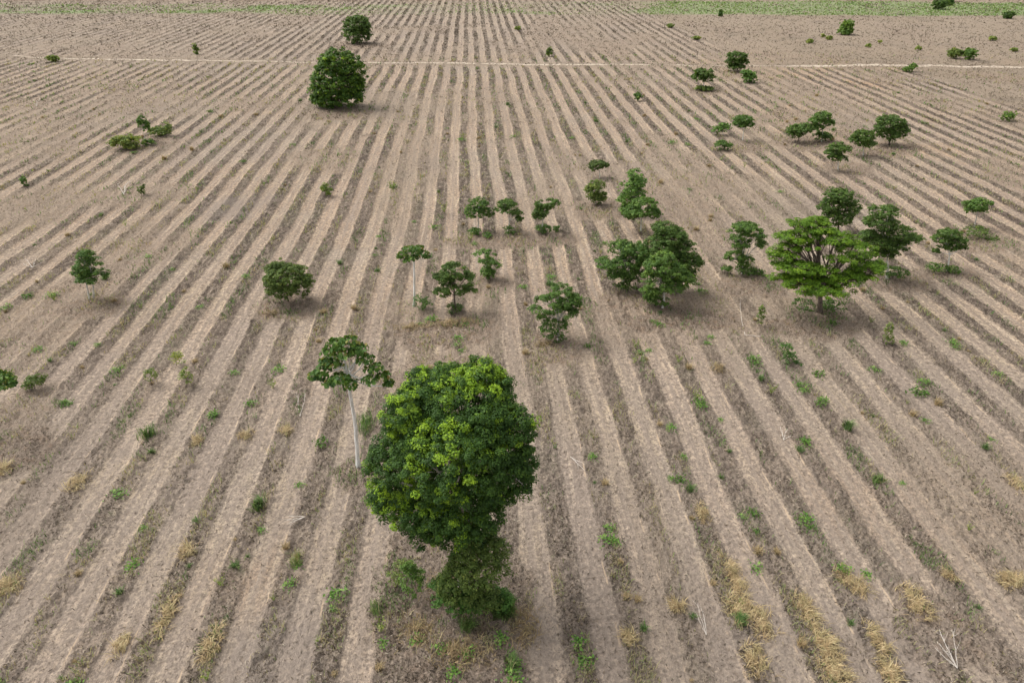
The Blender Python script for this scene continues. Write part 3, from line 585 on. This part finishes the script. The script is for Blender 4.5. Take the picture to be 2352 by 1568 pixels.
tree('bush', 'thin olive weed bush left of the yellow-topped bush', 'bush', (348,884), [(346,862,14,16)], M_OLIVE, M_BARKD, .02, tint0=.6, dens=.35, gap=.42, clump=.25)
tree('bush', 'thin weed bush at the foot of the slender bare-trunked sapling', 'bush', (970,712), [(968,694,20,17),(982,705,12,9)], M_LIGHT, M_BARKD, .02, tint0=.10, dens=.35, gap=.40, clump=.28)
tree('bush', 'dark bush at the foot of the dark green tree at centre', 'bush', (1045,716), [(1045,706,18,9)], M_BLUE, M_BARKD, .03, tint0=.4, dens=.5)
tree('bush', 'dark bush under the sparse light-leaved young tree', 'bush', (1122,640), [(1124,630,13,10)], M_MID, M_BARKD, .03, tint0=.45, dens=.5)
tree('bush', 'dark ragged bush around the trunk of the nearest centre tree', 'bush', (1275,782), [(1260,758,22,18),(1295,750,14,16),(1280,775,18,12)], M_MID, M_BARKD, .03, tint0=.35, dens=.45, gap=.36)
tree('bush', 'dark grassy bush in the shade of the yellow-green tree', 'bush', (1880,712), [(1850,700,30,15),(1915,702,30,14)], M_MID, M_BARKD, .03, tint0=.3, dens=.4, gap=.36)
tree('bush', 'green bush at the foot of the open-crowned tree', 'bush', (1706,630), [(1712,620,24,12),(1670,618,16,6),(1740,625,14,6)], M_MID, M_BARKD, .03, tint0=.45, dens=.45, gap=.34)
tree('bush', 'low green bush under the broad ragged dark tree', 'bush', (2050,638), [(2055,625,30,14)], M_MID, M_BARKD, .03, tint0=.35, dens=.4, gap=.36)
tree('bush', 'low green bush around the pale trunk of the small open tree', 'bush', (2170,625), [(2155,614,26,10),(2192,620,16,8)], M_MID, M_BARKD, .03, tint0=.45, dens=.4, gap=.36)
tree('bush', 'green leafy bush in the row in front of the yellow-green tree', 'bush', (1812,835), [(1805,800,14,14),(1815,822,16,14),(1830,838,12,10)], M_WEED, M_BARKD, .02, tint0=.18, dens=.35, gap=.36, clump=.25)
tree('bush', 'thin reedy weed bush in the row left of the leafy one', 'bush', (1748,750), [(1748,725,8,22)], M_OLIVE, M_BARKD, .02, tint0=.55, dens=.25, gap=.36, clump=.22)
tree('bush', 'tall thin weed standing alone right of the yellow-green tree', 'bush', (2040,790), [(2040,762,8,22),(2043,780,9,10)], M_OLIVE, M_BARKD, .02, tint0=.62, dens=.25, gap=.3, clump=.22)
# far right and beyond
tree('bush', 'grey-blue round bush in the green strip at the top right', 'bush', (2160,22), [(2160,11,14,9)], M_BLUE, M_BARKD, .08, tint0=.35, group='far bushes')
tree('bush', 'smaller green bush behind the grey-blue one', 'bush', (2182,13), [(2180,6,8,5)], M_MID, M_BARKD, .08, tint0=.4, group='far bushes')
tree('bush', 'small dark bush on the near edge of the green strip, top right', 'bush', (2317,43), [(2317,36,9,6)], M_BLUE, M_BARKD, .08, tint0=.3, group='far bushes')
tree('bush', 'pale green upright bush in the rough ground at the top right', 'bush', (1945,80), [(1945,62,12,12),(1942,72,14,7)], M_MID, M_BARKD, .06, tint0=.72, group='far bushes', gap=.3)
tree('bush', 'yellow-green bush right of the footpath end, left one of the pair', 'bush', (2193,135), [(2193,124,13,9)], M_OLIVE, M_BARKD, .06, tint0=.6, group='far bushes', gap=.3)
tree('bush', 'yellow-green bush right of the footpath end, right one of the pair', 'bush', (2228,137), [(2227,124,14,10)], M_MID, M_BARKD, .06, tint0=.6, group='far bushes', gap=.34)
tree('bush', 'low green bush beside the pale footpath on the right', 'bush', (2090,165), [(2085,160,10,5),(2098,153,7,5)], M_MID, M_BARKD, .05, tint0=.6, group='far bushes', gap=.2)
tree('bush', 'tiny dark bush on the near edge of the green strip', 'bush', (1655,38), [(1655,32,4,6)], M_MID, M_BARKD, .05, tint0=.4, group='far bushes')
tree('bush', 'pale green bush near the right edge among the dark rows', 'bush', (2320,278), [(2318,268,14,10)], M_MID, M_BARKD, .05, tint0=.65, group='far bushes', gap=.36)
tree('bush', 'thin greenish bush at the far left end of the footpath', 'bush', (122,142), [(122,136,11,7)], M_OLIVE, M_BARKD, .05, tint0=.7, group='far bushes', gap=.3)
tree('bush', 'thin upright bush above the footpath on the left', 'bush', (450,125), [(450,114,5,11)], M_OLIVE, M_BARKD, .05, tint0=.6, group='far bushes', gap=.3)
tree('bush', 'tiny upright bush above the footpath right of centre', 'bush', (1262,130), [(1262,121,6,9)], M_OLIVE, M_BARKD, .05, tint0=.5, group='far bushes', gap=.2)
LL = [(1190,66,.5),(1540,60,.4),(1860,95,.5),(1905,88,.6),(1890,82,.6),(1995,105,.5),(2020,98,.6),(2110,112,.5),(2280,90,.5),(2330,115,.45),(1600,88,.45)]
for (x, y, t_) in LL:
    tree('bush', 'low scrubby bush in the rough ground beyond the footpath', 'bush', (x, y+4), [(x, y, 5+3*random.random(), 3+1.5*random.random())], M_OLIVE, M_BARKD, .04, tint0=t_+.3, group='scrub beyond the footpath', gap=.42, dens=.45)
# far hedge at the very top right: too far to count
def far_scrub():
    V, F_, T = [], [], []; nb = 0
    for x in np.arange(2190, 2600, 5.0):
        px, py_ = gp(x, -6+2*math.sin(x*.05)); n = 40
        hh = 3.2*RNG.uniform(.6, 1.2)
        C = np.array([px, py_, 0])+np.abs(RNG.normal(size=(n, 3)))*np.array([0, 0, hh*.5])+RNG.normal(size=(n, 3))*np.array([1.6, 2, .3])
        C[:, 2] = np.abs(C[:, 2])
        v, f = leaves(C, RNG.normal(size=(n, 3))+np.array([0, 0, .6]), RNG.uniform(.9, 1.7, n), .8); V.append(v); F_.append(f+nb); nb += len(v); T.append(np.repeat(RNG.uniform(.1, .6, n), 4))
    tag(mesh_np('far_scrub', np.vstack(V), np.vstack(F_), M_BLUE, attrs={'tint': np.hstack(T)}), 'dark belt of scrub along the far edge of the green strip', 'scrub', kind='stuff')
far_scrub()

# ------------------------------------------------------------------ straw, weeds, fallen wood
def blades(C, H_, Wd, up=1.0, spread=1.0, seg=2, az=None):
    """arched blades: two stacked quads each"""
    n = len(C); az = RNG.uniform(0, 2*math.pi, n) if az is None else az
    d = np.stack([np.cos(az), np.sin(az), np.zeros(n)], -1); s = np.stack([-np.sin(az), np.cos(az), np.zeros(n)], -1)
    z = np.array([0, 0, 1.0]); sp = (spread*RNG.uniform(.4, 1.2, n))[:, None]; H2 = H_[:, None]; W2 = Wd[:, None]
    p0 = C; p1 = C+z*H2*.6*up+d*H2*.3*sp; p2 = C+z*H2*.75*up+d*H2*.85*sp
    V = np.stack([p0-s*W2, p0+s*W2, p1+s*W2*.8, p1-s*W2*.8, p2+s*W2*.2, p2-s*W2*.2], 1).reshape(-1, 3)
    b = np.arange(n)[:, None]*6
    return V, np.concatenate([b+np.array([0, 1, 2, 3]), b+np.array([3, 2, 4, 5])])
def heights(P): return height(P[:, 0], P[:, 1])*(1-sstep(180, 420, P[:, 1]))
# soil litter: dry stems and leaf scraps over the dark strips, uncountable
def litter():
    N0 = 1150000; u = RNG.random(N0)
    yy = 11+ (470-11)*u**2.3
    hwv = (yy*cp+CAM_H*sp_)*.75*1.12+1; xx = .055*yy+RNG.uniform(-1, 1, N0)*hwv
    cl = clear_mask(xx, yy); rm = rows_mask(xx, yy, cl); ph = phase(xx, yy); a = np.abs(ph-np.floor(ph+.5))
    dk = np.maximum(sstep(.22, .34, a+.12*(vnoise(xx*1.7, yy*1.5, 105)-.5))*rm, np.maximum(cl, (1-rm)*(.62-.42*sstep(130, 240, yy))))
    pch = sstep(.3, .68, fbm(xx*.8, yy*.5, 101, 3))
    k = RNG.random(N0) < (.03+.85*dk*(.14+.86*pch*sstep(.15, .55, fbm(xx*.22, yy*.16, 107, 2)))); xx, yy, cl = xx[k], yy[k], cl[k]; n = len(xx)
    dist = np.hypot(yy, CAM_H)
    size = np.maximum(.14, .0021*dist)*RNG.uniform(.6, 2.0, n)
    br = fbm(xx*.35, yy*.35, 103, 2)
    T = np.clip(.08+.86*RNG.random(n)**1.5*(.5+br)-.08*cl, 0, 1)
    z = height(xx, yy, cl)
    up = RNG.random(n) < .42
    C = np.stack([xx, yy, z+size*.12], -1)
    V, F_ = leaves(C[~up], RNG.normal(0, .5, ((~up).sum(), 3))+np.array([0, 0, 1.0]), size[~up], .17, .3)
    V2, F2 = leaves(np.stack([xx, yy, z+size*.3], -1)[up], RNG.normal(0, 1, (up.sum(), 3))*np.array([1, 1, .5]), size[up]*.9, .2, .3)
    T = np.r_[T[~up], T[up]*.8]
    tag(mesh_np('dry_litter', np.vstack([V, V2]), np.vstack([F_, F2+len(V)]), M_LITTER, attrs={'tint': np.repeat(T, 4)}), 'dry stems and leaf scraps lying over the dark strips between the rows', 'litter', kind='stuff')
litter()
def thin_grass():
    N0 = 420000; yy = 12+(200-12)*RNG.random(N0)**1.7; hwv = (yy*cp+CAM_H*sp_)*.75*1.12+1; xx = .055*yy+RNG.uniform(-1, 1, N0)*hwv
    cl = clear_mask(xx, yy); rm = rows_mask(xx, yy, cl); ph = phase(xx, yy); a = np.abs(ph-np.floor(ph+.5))
    dk = np.maximum(sstep(.24, .36, a)*rm, cl*.9)
    pt = sstep(.50, .68, fbm(xx*.8, yy*.35, 111, 3))+.04
    k = RNG.random(N0) < dk*pt; xx, yy, cl = xx[k], yy[k], cl[k]; n = len(xx)
    C = np.stack([xx, yy, height(xx, yy, cl)-.02], -1); dd = np.hypot(yy, CAM_H)
    V, F_ = blades(C, RNG.uniform(.12, .38, n)*(1+dd*.004), np.maximum(.012, .00042*dd)*RNG.uniform(.7, 1.3, n), 1, .8)
    gcol = fbm(xx*.2, yy*.2, 113, 2)
    T = np.clip(np.where(gcol > .56, RNG.normal(.5, .2, n), RNG.normal(.97, .12, n)), 0, 1)
    tag(mesh_np('grass', V, F_, M_GRASS, attrs={'tint': np.repeat(T, 6)}), 'thin green and yellowing grass coming up between the rows', 'grass', kind='stuff')
thin_grass()
def far_grass():
    N0 = 60000; a = gp(-100, 45); yy = RNG.uniform(262, 420, N0); hwv = (yy*cp+CAM_H*sp_)*.8; xx = .055*yy+RNG.uniform(-1, 1, N0)*hwv
    k = RNG.random(N0) < green_mask(xx, yy)*(.45+.9*sstep(.4, .6, fbm(xx*.07, yy*.07, 121))); xx, yy = xx[k], yy[k]; n = len(xx)
    C = np.stack([xx, yy, np.zeros(n)+.02], -1)
    V, F_ = blades(C, RNG.uniform(.25, .65, n), RNG.uniform(.12, .3, n), 1, 1.2)
    T = np.clip(RNG.normal(.68, .07, n)+.15*(fbm(xx*.02, yy*.04, 122)-.5), 0, 1)
    tag(mesh_np('far_grass', V, F_, M_GRASS, attrs={'tint': np.repeat(T, 6)}), 'strip of fresh green grass crossing the far end of the field', 'grass', kind='stuff')
far_grass()

def straw_clump(D, rx, ry, n, label, tint=.6, hgt=.35, group='heaps of dry straw in the rows', name='straw_heap', m=None, w_=.014, up=.75, sp=1.3):
    bx, by = gp(*D); z0 = gz(bx, by)
    q = np.clip(RNG.normal(size=(n, 2))*.5, -1, 1); C = np.stack([q[:, 0]*rx, q[:, 1]*ry, np.zeros(n)], -1)
    C[:, 2] = height(C[:, 0]+bx, C[:, 1]+by)-z0-.02+RNG.uniform(0, .12, n)*np.exp(-(q**2).sum(1)*2)
    cl = vnoise(C[:, 0]*2.5+bx, C[:, 1]*2.5+by, 7)
    V, F_ = blades(C, hgt*RNG.uniform(.5, 1.4, n), w_*RNG.uniform(.6, 1.4, n), up, sp, az=cl*9+RNG.normal(0, .7, n))
    T = np.clip(RNG.normal(tint, .2, n), 0, 1)
    return tag(mesh_np(name, V, F_, m or M_STRAW, attrs={'tint': np.repeat(T, 6)}, loc=(bx, by, z0)), label, 'straw' if m is None else 'grass', group)
ST = [((2322,1335),.8,.55,700,'arched pale straw heap at the right edge','tint'),
 ((1688,1330),.55,1.5,700,'long straw heap, upper end of the straw row right of bottom centre',0),
 ((1700,1400),.75,1.0,750,'straw heap with green tuft in the middle of the left straw row',0),
 ((1752,1430),.6,1.1,500,'straw heap spread right of the left straw row',0),
 ((1735,1520),.6,.9,450,'straw heap at the bottom of the left straw row',0),
 ((1850,1400),.55,1.0,550,'straw heap at the top of the middle straw row',0),
 ((1895,1480),.6,1.1,850,'thick pale straw heap in the middle straw row',0),
 ((1915,1545),.7,.8,800,'thick straw heap at the bottom edge in the middle straw row',0),
 ((2015,1470),.5,1.0,500,'narrow straw heap in the right straw row',0),
 ((2040,1545),.5,.9,650,'straw heap at the bottom edge in the right straw row',0),
 ((2105,1385),.7,1.1,550,'loose straw heap above the white fallen branch',0),
 ((1975,1350),.6,.7,350,'small straw heap near the grey bare soil, right side',0),
 ((1940,1330),.5,.5,300,'small upright straw tuft left of the grey soil',0),
 ((1444,1465),.35,.5,350,'straw tuft in the row right of the big tree clearing',0),
 ((1558,1395),.45,.4,300,'curled straw tuft above the small fallen branch',0),
 ((2180,1322),.4,.4,300,'curled straw tuft with green sprout, lower right',0),
 ((1615,1180),.4,.8,300,'straw patch mid right in the row',0),
 ((1040,742),2.3,.9,1100,'wide patch of flattened orange straw behind the largest tree',0),
 ((945,752),1.6,.7,500,'thin orange straw patch left of the flattened one',0),
 ((1255,790),.8,.5,300,'straw patch by the foot of the nearest centre tree',0),
 ((1650,848),.7,.7,300,'straw tuft in the row right of centre',0),
 ((15,1350),.9,.6,500,'arched straw heap at the left edge, lower',0),
 ((8,1080),.7,.6,400,'arched straw heap at the left edge, upper',0),
 ((455,1015),.4,.5,260,'upright straw tuft beside the pale band, left',0),
 ((565,1003),.5,.5,260,'straw tuft left of the white trunk',0),
 ((660,992),.4,.5,220,'straw tuft between bands left of the white trunk',0),
 ((385,1415),.35,1.3,420,'long thin straw heap in a row at lower left',0),
 ((487,1480),.4,1.1,420,'straw heap in the second row from the left at the bottom',0),
 ((430,1270),.4,.7,280,'straw tuft in a row, lower left middle',0),
 ((180,1110),.7,.8,380,'straw patch in a row near the left edge',0),
 ((280,1480),.35,.8,260,'straw strip at the bottom left',0),
 ((1060,1500),1.6,.9,700,'dry grass litter in front of the largest tree',0),
 ((960,1450),1.0,1.0,500,'dry grass left of the bushes under the largest tree',0),
 ((1200,1440),.9,1.3,550,'dry grass right of the bushes under the largest tree',0),
 ((620,720),1.0,.5,260,'dry grass in front of the rounded olive bush',0),
 ((1030,1350),1.6,1.2,500,'dry stalks around the foot of the largest tree',0),
 ((2330,1110),.5,.9,220,'straw streak near the right edge',0)]
for D, rx, ry, n, lb, _ in ST:
    dim = D[1] < 900 or (900 < D[0] < 1250)
    straw_clump(D, rx, ry, int(n*.8), lb, tint=.38 if dim else .62, hgt=.34 if dim else .42)
GT = [((1155,1402),.55,.6,700,'bright green grass clump right of the bushes under the largest tree',.5,.7,.02),
 ((1172,1525),.25,.7,160,'green grass sprig at the bottom of the big clearing',.6,.5,.02),
 ((1075,1440),.35,.4,200,'thin tall green grass stalks in front of the bushes',.55,.8,.012),
 ((1700,1428),.25,.3,220,'green tuft growing inside the left straw row',.5,.4,.016),
 ((868,1400),.4,.5,150,'sparse green stalks left of the big clearing',.6,.5,.012),
 ((1945,985),.3,.35,200,'upright green tuft in a row on the right',.45,.7,.016),
 ((340,1000),.6,.5,200,'grey-green grass tuft in a row, left',.45,.7,.016),
 ((595,1165),.35,.45,200,'olive grass tuft between bands, left of centre',.45,.6,.016),
 ((2018,1105),.4,.3,200,'spiky olive grass tuft on the right',.6,.45,.014),
 ((682,1285),.3,.6,150,'thin brownish grass tuft at lower left centre',.8,.55,.012),
 ((840,980),.7,1.1,260,'greenish weeds beside the white trunk',.5,.7,.014)]
for D, rx, ry, n, lb, ti, hh, ww in GT:
    straw_clump(D, rx, ry, n, lb, ti, hh, 'green grass tufts in the field', 'grass_tuft', M_GRASS, ww, 1.1, .7)

def branch_thing(base, tips, label, r=.035, name='fallen_branch', cat='branch', up=.12, extra=3):
    bx, by = gp(*base); z0 = gz(bx, by); T = Tubes()
    for (x, y) in tips:
        ex, ey = gp(x, y); e = np.array([ex-bx, ey-by, up*RNG.uniform(.6, 2)+.05]); p = bend((0, 0, .06), e, 7, .035)
        T.tube(p, np.linspace(r, r*.3, 7), 6)
        for _ in range(extra):
            s = p[RNG.integers(2, 6)]; L_ = np.linalg.norm(e)*RNG.uniform(.15, .35); dr = e/np.linalg.norm(e)+RNG.normal(0, .45, 3)*np.array([1, 1, .4]); T.tube(bend(s, s+dr*L_, 4, .05), np.linspace(r*.4, r*.15, 4), 4)
    return tag(T.build(name, M_DEAD, loc=(bx, by, z0)), label, cat, 'pale dead branches on the ground')
branch_thing((2198,1535), [(2152,1455),(2160,1478),(2143,1497),(2150,1490),(2165,1505),(2178,1462),(2170,1520)], 'largest white fallen branch, forked, near the bottom right corner', .02, up=.3, extra=4)
branch_thing((1622,1458), [(1600,1395),(1608,1405),(1596,1418),(1612,1425)], 'thin pale fallen branch at lower right of centre', .014, up=.25, extra=4)
branch_thing((700,1190), [(655,1205),(660,1195),(668,1215),(662,1210)], 'grey brush of twigs left of the largest tree', .02)
branch_thing((1310,1050), [(1330,1075),(1338,1068),(1345,1085)], 'pale twigs just right of the largest tree crown', .02)
branch_thing((1800,1010), [(1790,985),(1808,988),(1795,1000),(1816,1002)], 'bleached twig fan in the row right of centre', .02)
branch_thing((85,245), [(78,232),(92,230)], 'tiny pale twigs at the upper left', .04)
branch_thing((75,615), [(60,600),(85,598),(98,608),(55,610)], 'pale dead branches near the left edge', .03)
branch_thing((285,448), [(270,425),(300,418),(290,430)], 'pale dead branches beside the upper left shrub', .04)
branch_thing((690,958), [(680,905),(700,912)], 'grey dead stalks left of the umbrella tree', .02)
branch_thing((1712,770), [(1745,775),(1700,700),(1735,700)], 'thin dead sapling lying in front of the yellow-green tree', .025)

# weeds: four kinds, copied one by one
def weed_leafy(n, s, tint, up=.4, m=M_WEED, nm='weed'):
    C = RNG.normal(size=(n, 3))*np.array([.24, .24, .10])*s; C[:, 2] = np.abs(C[:, 2])+.08*s
    V, F_ = leaves(C, RNG.normal(0, .5, (n, 3))+np.array([0, 0, 1]), RNG.uniform(.10, .22, n)*s, .62)
    return mesh_np(nm, V, F_, m, attrs={'tint': np.repeat(np.clip(RNG.normal(tint, .18, n), 0, 1), 4)})
def weed_spindly():
    n = 90; k = RNG.integers(0, 7, n); az = k*.9+RNG.normal(0, .2, n); t_ = RNG.random(n)
    C = np.stack([np.cos(az)*t_*.35, np.sin(az)*t_*.35, .1+t_*.75], -1)+RNG.normal(0, .04, (n, 3))
    V, F_ = leaves(C, RNG.normal(0, .7, (n, 3))+np.array([0, 0, .6]), RNG.uniform(.08, .16, n), .5)
    return mesh_np('spindly_weed', V, F_, M_OLIVE, attrs={'tint': np.repeat(np.clip(RNG.normal(.7, .18, n), 0, 1), 4)})
def weed_grass(nm, m, tint, n=90, hh=.42):
    C = RNG.normal(size=(n, 3))*np.array([.12, .12, 0]); V, F_ = blades(C, hh*RNG.uniform(.5, 1.3, n), .016*RNG.uniform(.6, 1.4, n), 1, .9)
    return mesh_np(nm, V, F_, m, attrs={'tint': np.repeat(np.clip(RNG.normal(tint, .16, n), 0, 1), 6)})
PR = {'leafy': (weed_leafy(70, 1, .55), 'small bright green leafy weed sprouting between the rows', 'weed', 'small bright leafy weeds'),
      'dark': (weed_leafy(80, 1.15, .45, m=M_MID, nm='dark_weed'), 'small dark green weed growing in a dark strip', 'weed', 'small dark weeds'),
      'spindly': (weed_spindly(), 'little spindly olive weed in a row', 'weed', 'little spindly olive weeds'),
      'tuft': (weed_grass('dry_tuft', M_STRAW, .55), 'little dry straw-coloured grass tuft between the rows', 'grass tuft', 'little dry grass tufts'),
      'gtuft': (weed_grass('green_tuft', M_GRASS, .45), 'little green grass tuft between the rows', 'grass tuft', 'little green grass tufts')}
USED = {}
def put_weed(kind, x, y, s, world=False):
    s *= .78 if not world else .9
    src, lb, ct, grp = PR[kind]
    if world: wx, wy = x, y
    else: wx, wy = gp(x, y)
    if kind in USED: o = src.copy(); COL.objects.link(o)
    else: o = src; USED[kind] = 1
    o.location = (wx, wy, gz(wx, wy)-.02); o.rotation_euler = (0, 0, random.uniform(0, 6.28)); k = s*random.uniform(.9, 1.1); o.scale = (k, k, k*random.uniform(.8, 1.2))
    tag(o, lb, ct, grp)
HAND = [('leafy',273,1135,1.5),('leafy',305,1300,1.3),('leafy',330,1215,.8),('leafy',540,860,1.1),('leafy',490,955,1.2),('dark',492,958,1.0),('leafy',578,930,1.3),('leafy',15,710,1.6),('dark',65,683,1.3),('dark',152,930,1),('leafy',150,925,1),
 ('leafy',775,1370,1.6),('leafy',765,1400,.7),('leafy',1053,780,1.3),('leafy',1050,795,1.1),('leafy',1060,805,1.0),('leafy',970,850,1.0),('leafy',990,735,1.5),('leafy',965,745,1.0),('leafy',1070,745,.9),('leafy',1540,985,1.1),('leafy',1570,1055,.8),('leafy',1360,1050,1.0),('leafy',1395,1240,1.2),('leafy',1415,1250,.9),
 ('leafy',1400,1210,1),('leafy',1330,1478,1.4),('leafy',1345,1520,1.3),('leafy',1185,1530,1),('leafy',1740,1305,1.0),('dark',1730,1180,1),('leafy',1850,1195,1.2),('leafy',1858,1210,.7),('leafy',1935,1310,1.3),('spindly',1940,1320,1.4),('leafy',1990,1320,1),('leafy',2072,1110,.7),('leafy',2125,970,1),('leafy',2190,790,1.5),('leafy',2195,800,1),
 ('leafy',2290,862,1),('leafy',1733,825,1.5),('leafy',1738,838,1.2),('leafy',1655,965,.8),('leafy',1605,925,1.5),('leafy',1612,935,1.2),('spindly',1600,920,1.4),('leafy',1838,890,1.4),('leafy',1845,900,1.2),('dark',2110,905,1.6),('leafy',2120,880,1.1),('leafy',2010,850,1.2),('spindly',2000,740,1.2),('leafy',1625,790,1.1),('leafy',1632,775,.9),('leafy',1490,805,.8),
 ('dark',1850,1010,1),('leafy',1850,1020,1.2),('dark',1880,860,1.3),('dark',1885,930,1.3),('leafy',1890,920,1),('spindly',1770,905,1.5),('leafy',1515,748,1.2),('leafy',1500,740,1),('leafy',1470,810,1),('spindly',1460,800,1.2),('leafy',2075,790,1.1),('dark',1560,1105,1.2),('leafy',1540,1100,.8),('gtuft',1585,1125,1.4),
 ('leafy',1000,525,1.6),('leafy',938,590,1.0),('leafy',870,545,1),('leafy',862,590,.9),('leafy',1060,325,2.0),('leafy',1178,315,1.4),('spindly',1062,320,1.6),('spindly',902,435,2.2),('dark',903,430,1.6),('spindly',1020,490,2),('leafy',1545,330,1.8),('leafy',1580,335,1.2),('spindly',1710,385,1.4),('dark',560,375,1.2),
 ('leafy',120,680,1.5),('spindly',125,690,1.6),('leafy',243,640,1.2),('spindly',30,870,1.3),('leafy',170,790,1),('leafy',270,850,1.2),('leafy',88,805,1.2),('leafy',225,795,1),('leafy',340,590,1.2),('leafy',395,620,1.0),('spindly',288,520,1.4),('leafy',640,850,1.4),('spindly',628,890,1.3),('leafy',690,1115,.9),('leafy',600,1220,.8),('gtuft',540,1300,1.2),('leafy',665,1345,1),
 ('dark',1350,795,1),('leafy',1430,640,1),('leafy',1390,560,1.4),('dark',1385,600,1.4),('leafy',1200,660,1.2),('leafy',1265,640,1.4),('gtuft',1262,655,2),('leafy',1090,560,1.3),('spindly',1080,555,1.6),('leafy',955,1470,1),('leafy',1010,1490,1.1),('leafy',1075,1500,1),('leafy',1150,1470,1.2),('leafy',1040,1545,1.2),('leafy',880,1480,.9),('leafy',1180,1560,1.4)]
for h_ in HAND: put_weed(*h_)
# smaller ones that fill the dark strips the same way everywhere
cnt = {'leafy': 16, 'dark': 8, 'spindly': 40, 'tuft': 130, 'gtuft': 70}
for kd, c_ in cnt.items():
    k = 0
    while k < c_:
        yy = 13+(150-13)*random.random()**1.6; hwv = (yy*cp+CAM_H*sp_)*.75; xx = .055*yy+random.uniform(-1, 1)*hwv
        ph = float(phase(np.array([xx]), np.array([yy]))[0]); a = abs(ph-math.floor(ph+.5))
        if a < .28: continue
        put_weed(kd, xx, yy, random.uniform(.35, .95)*(1+yy*.006), True); k += 1
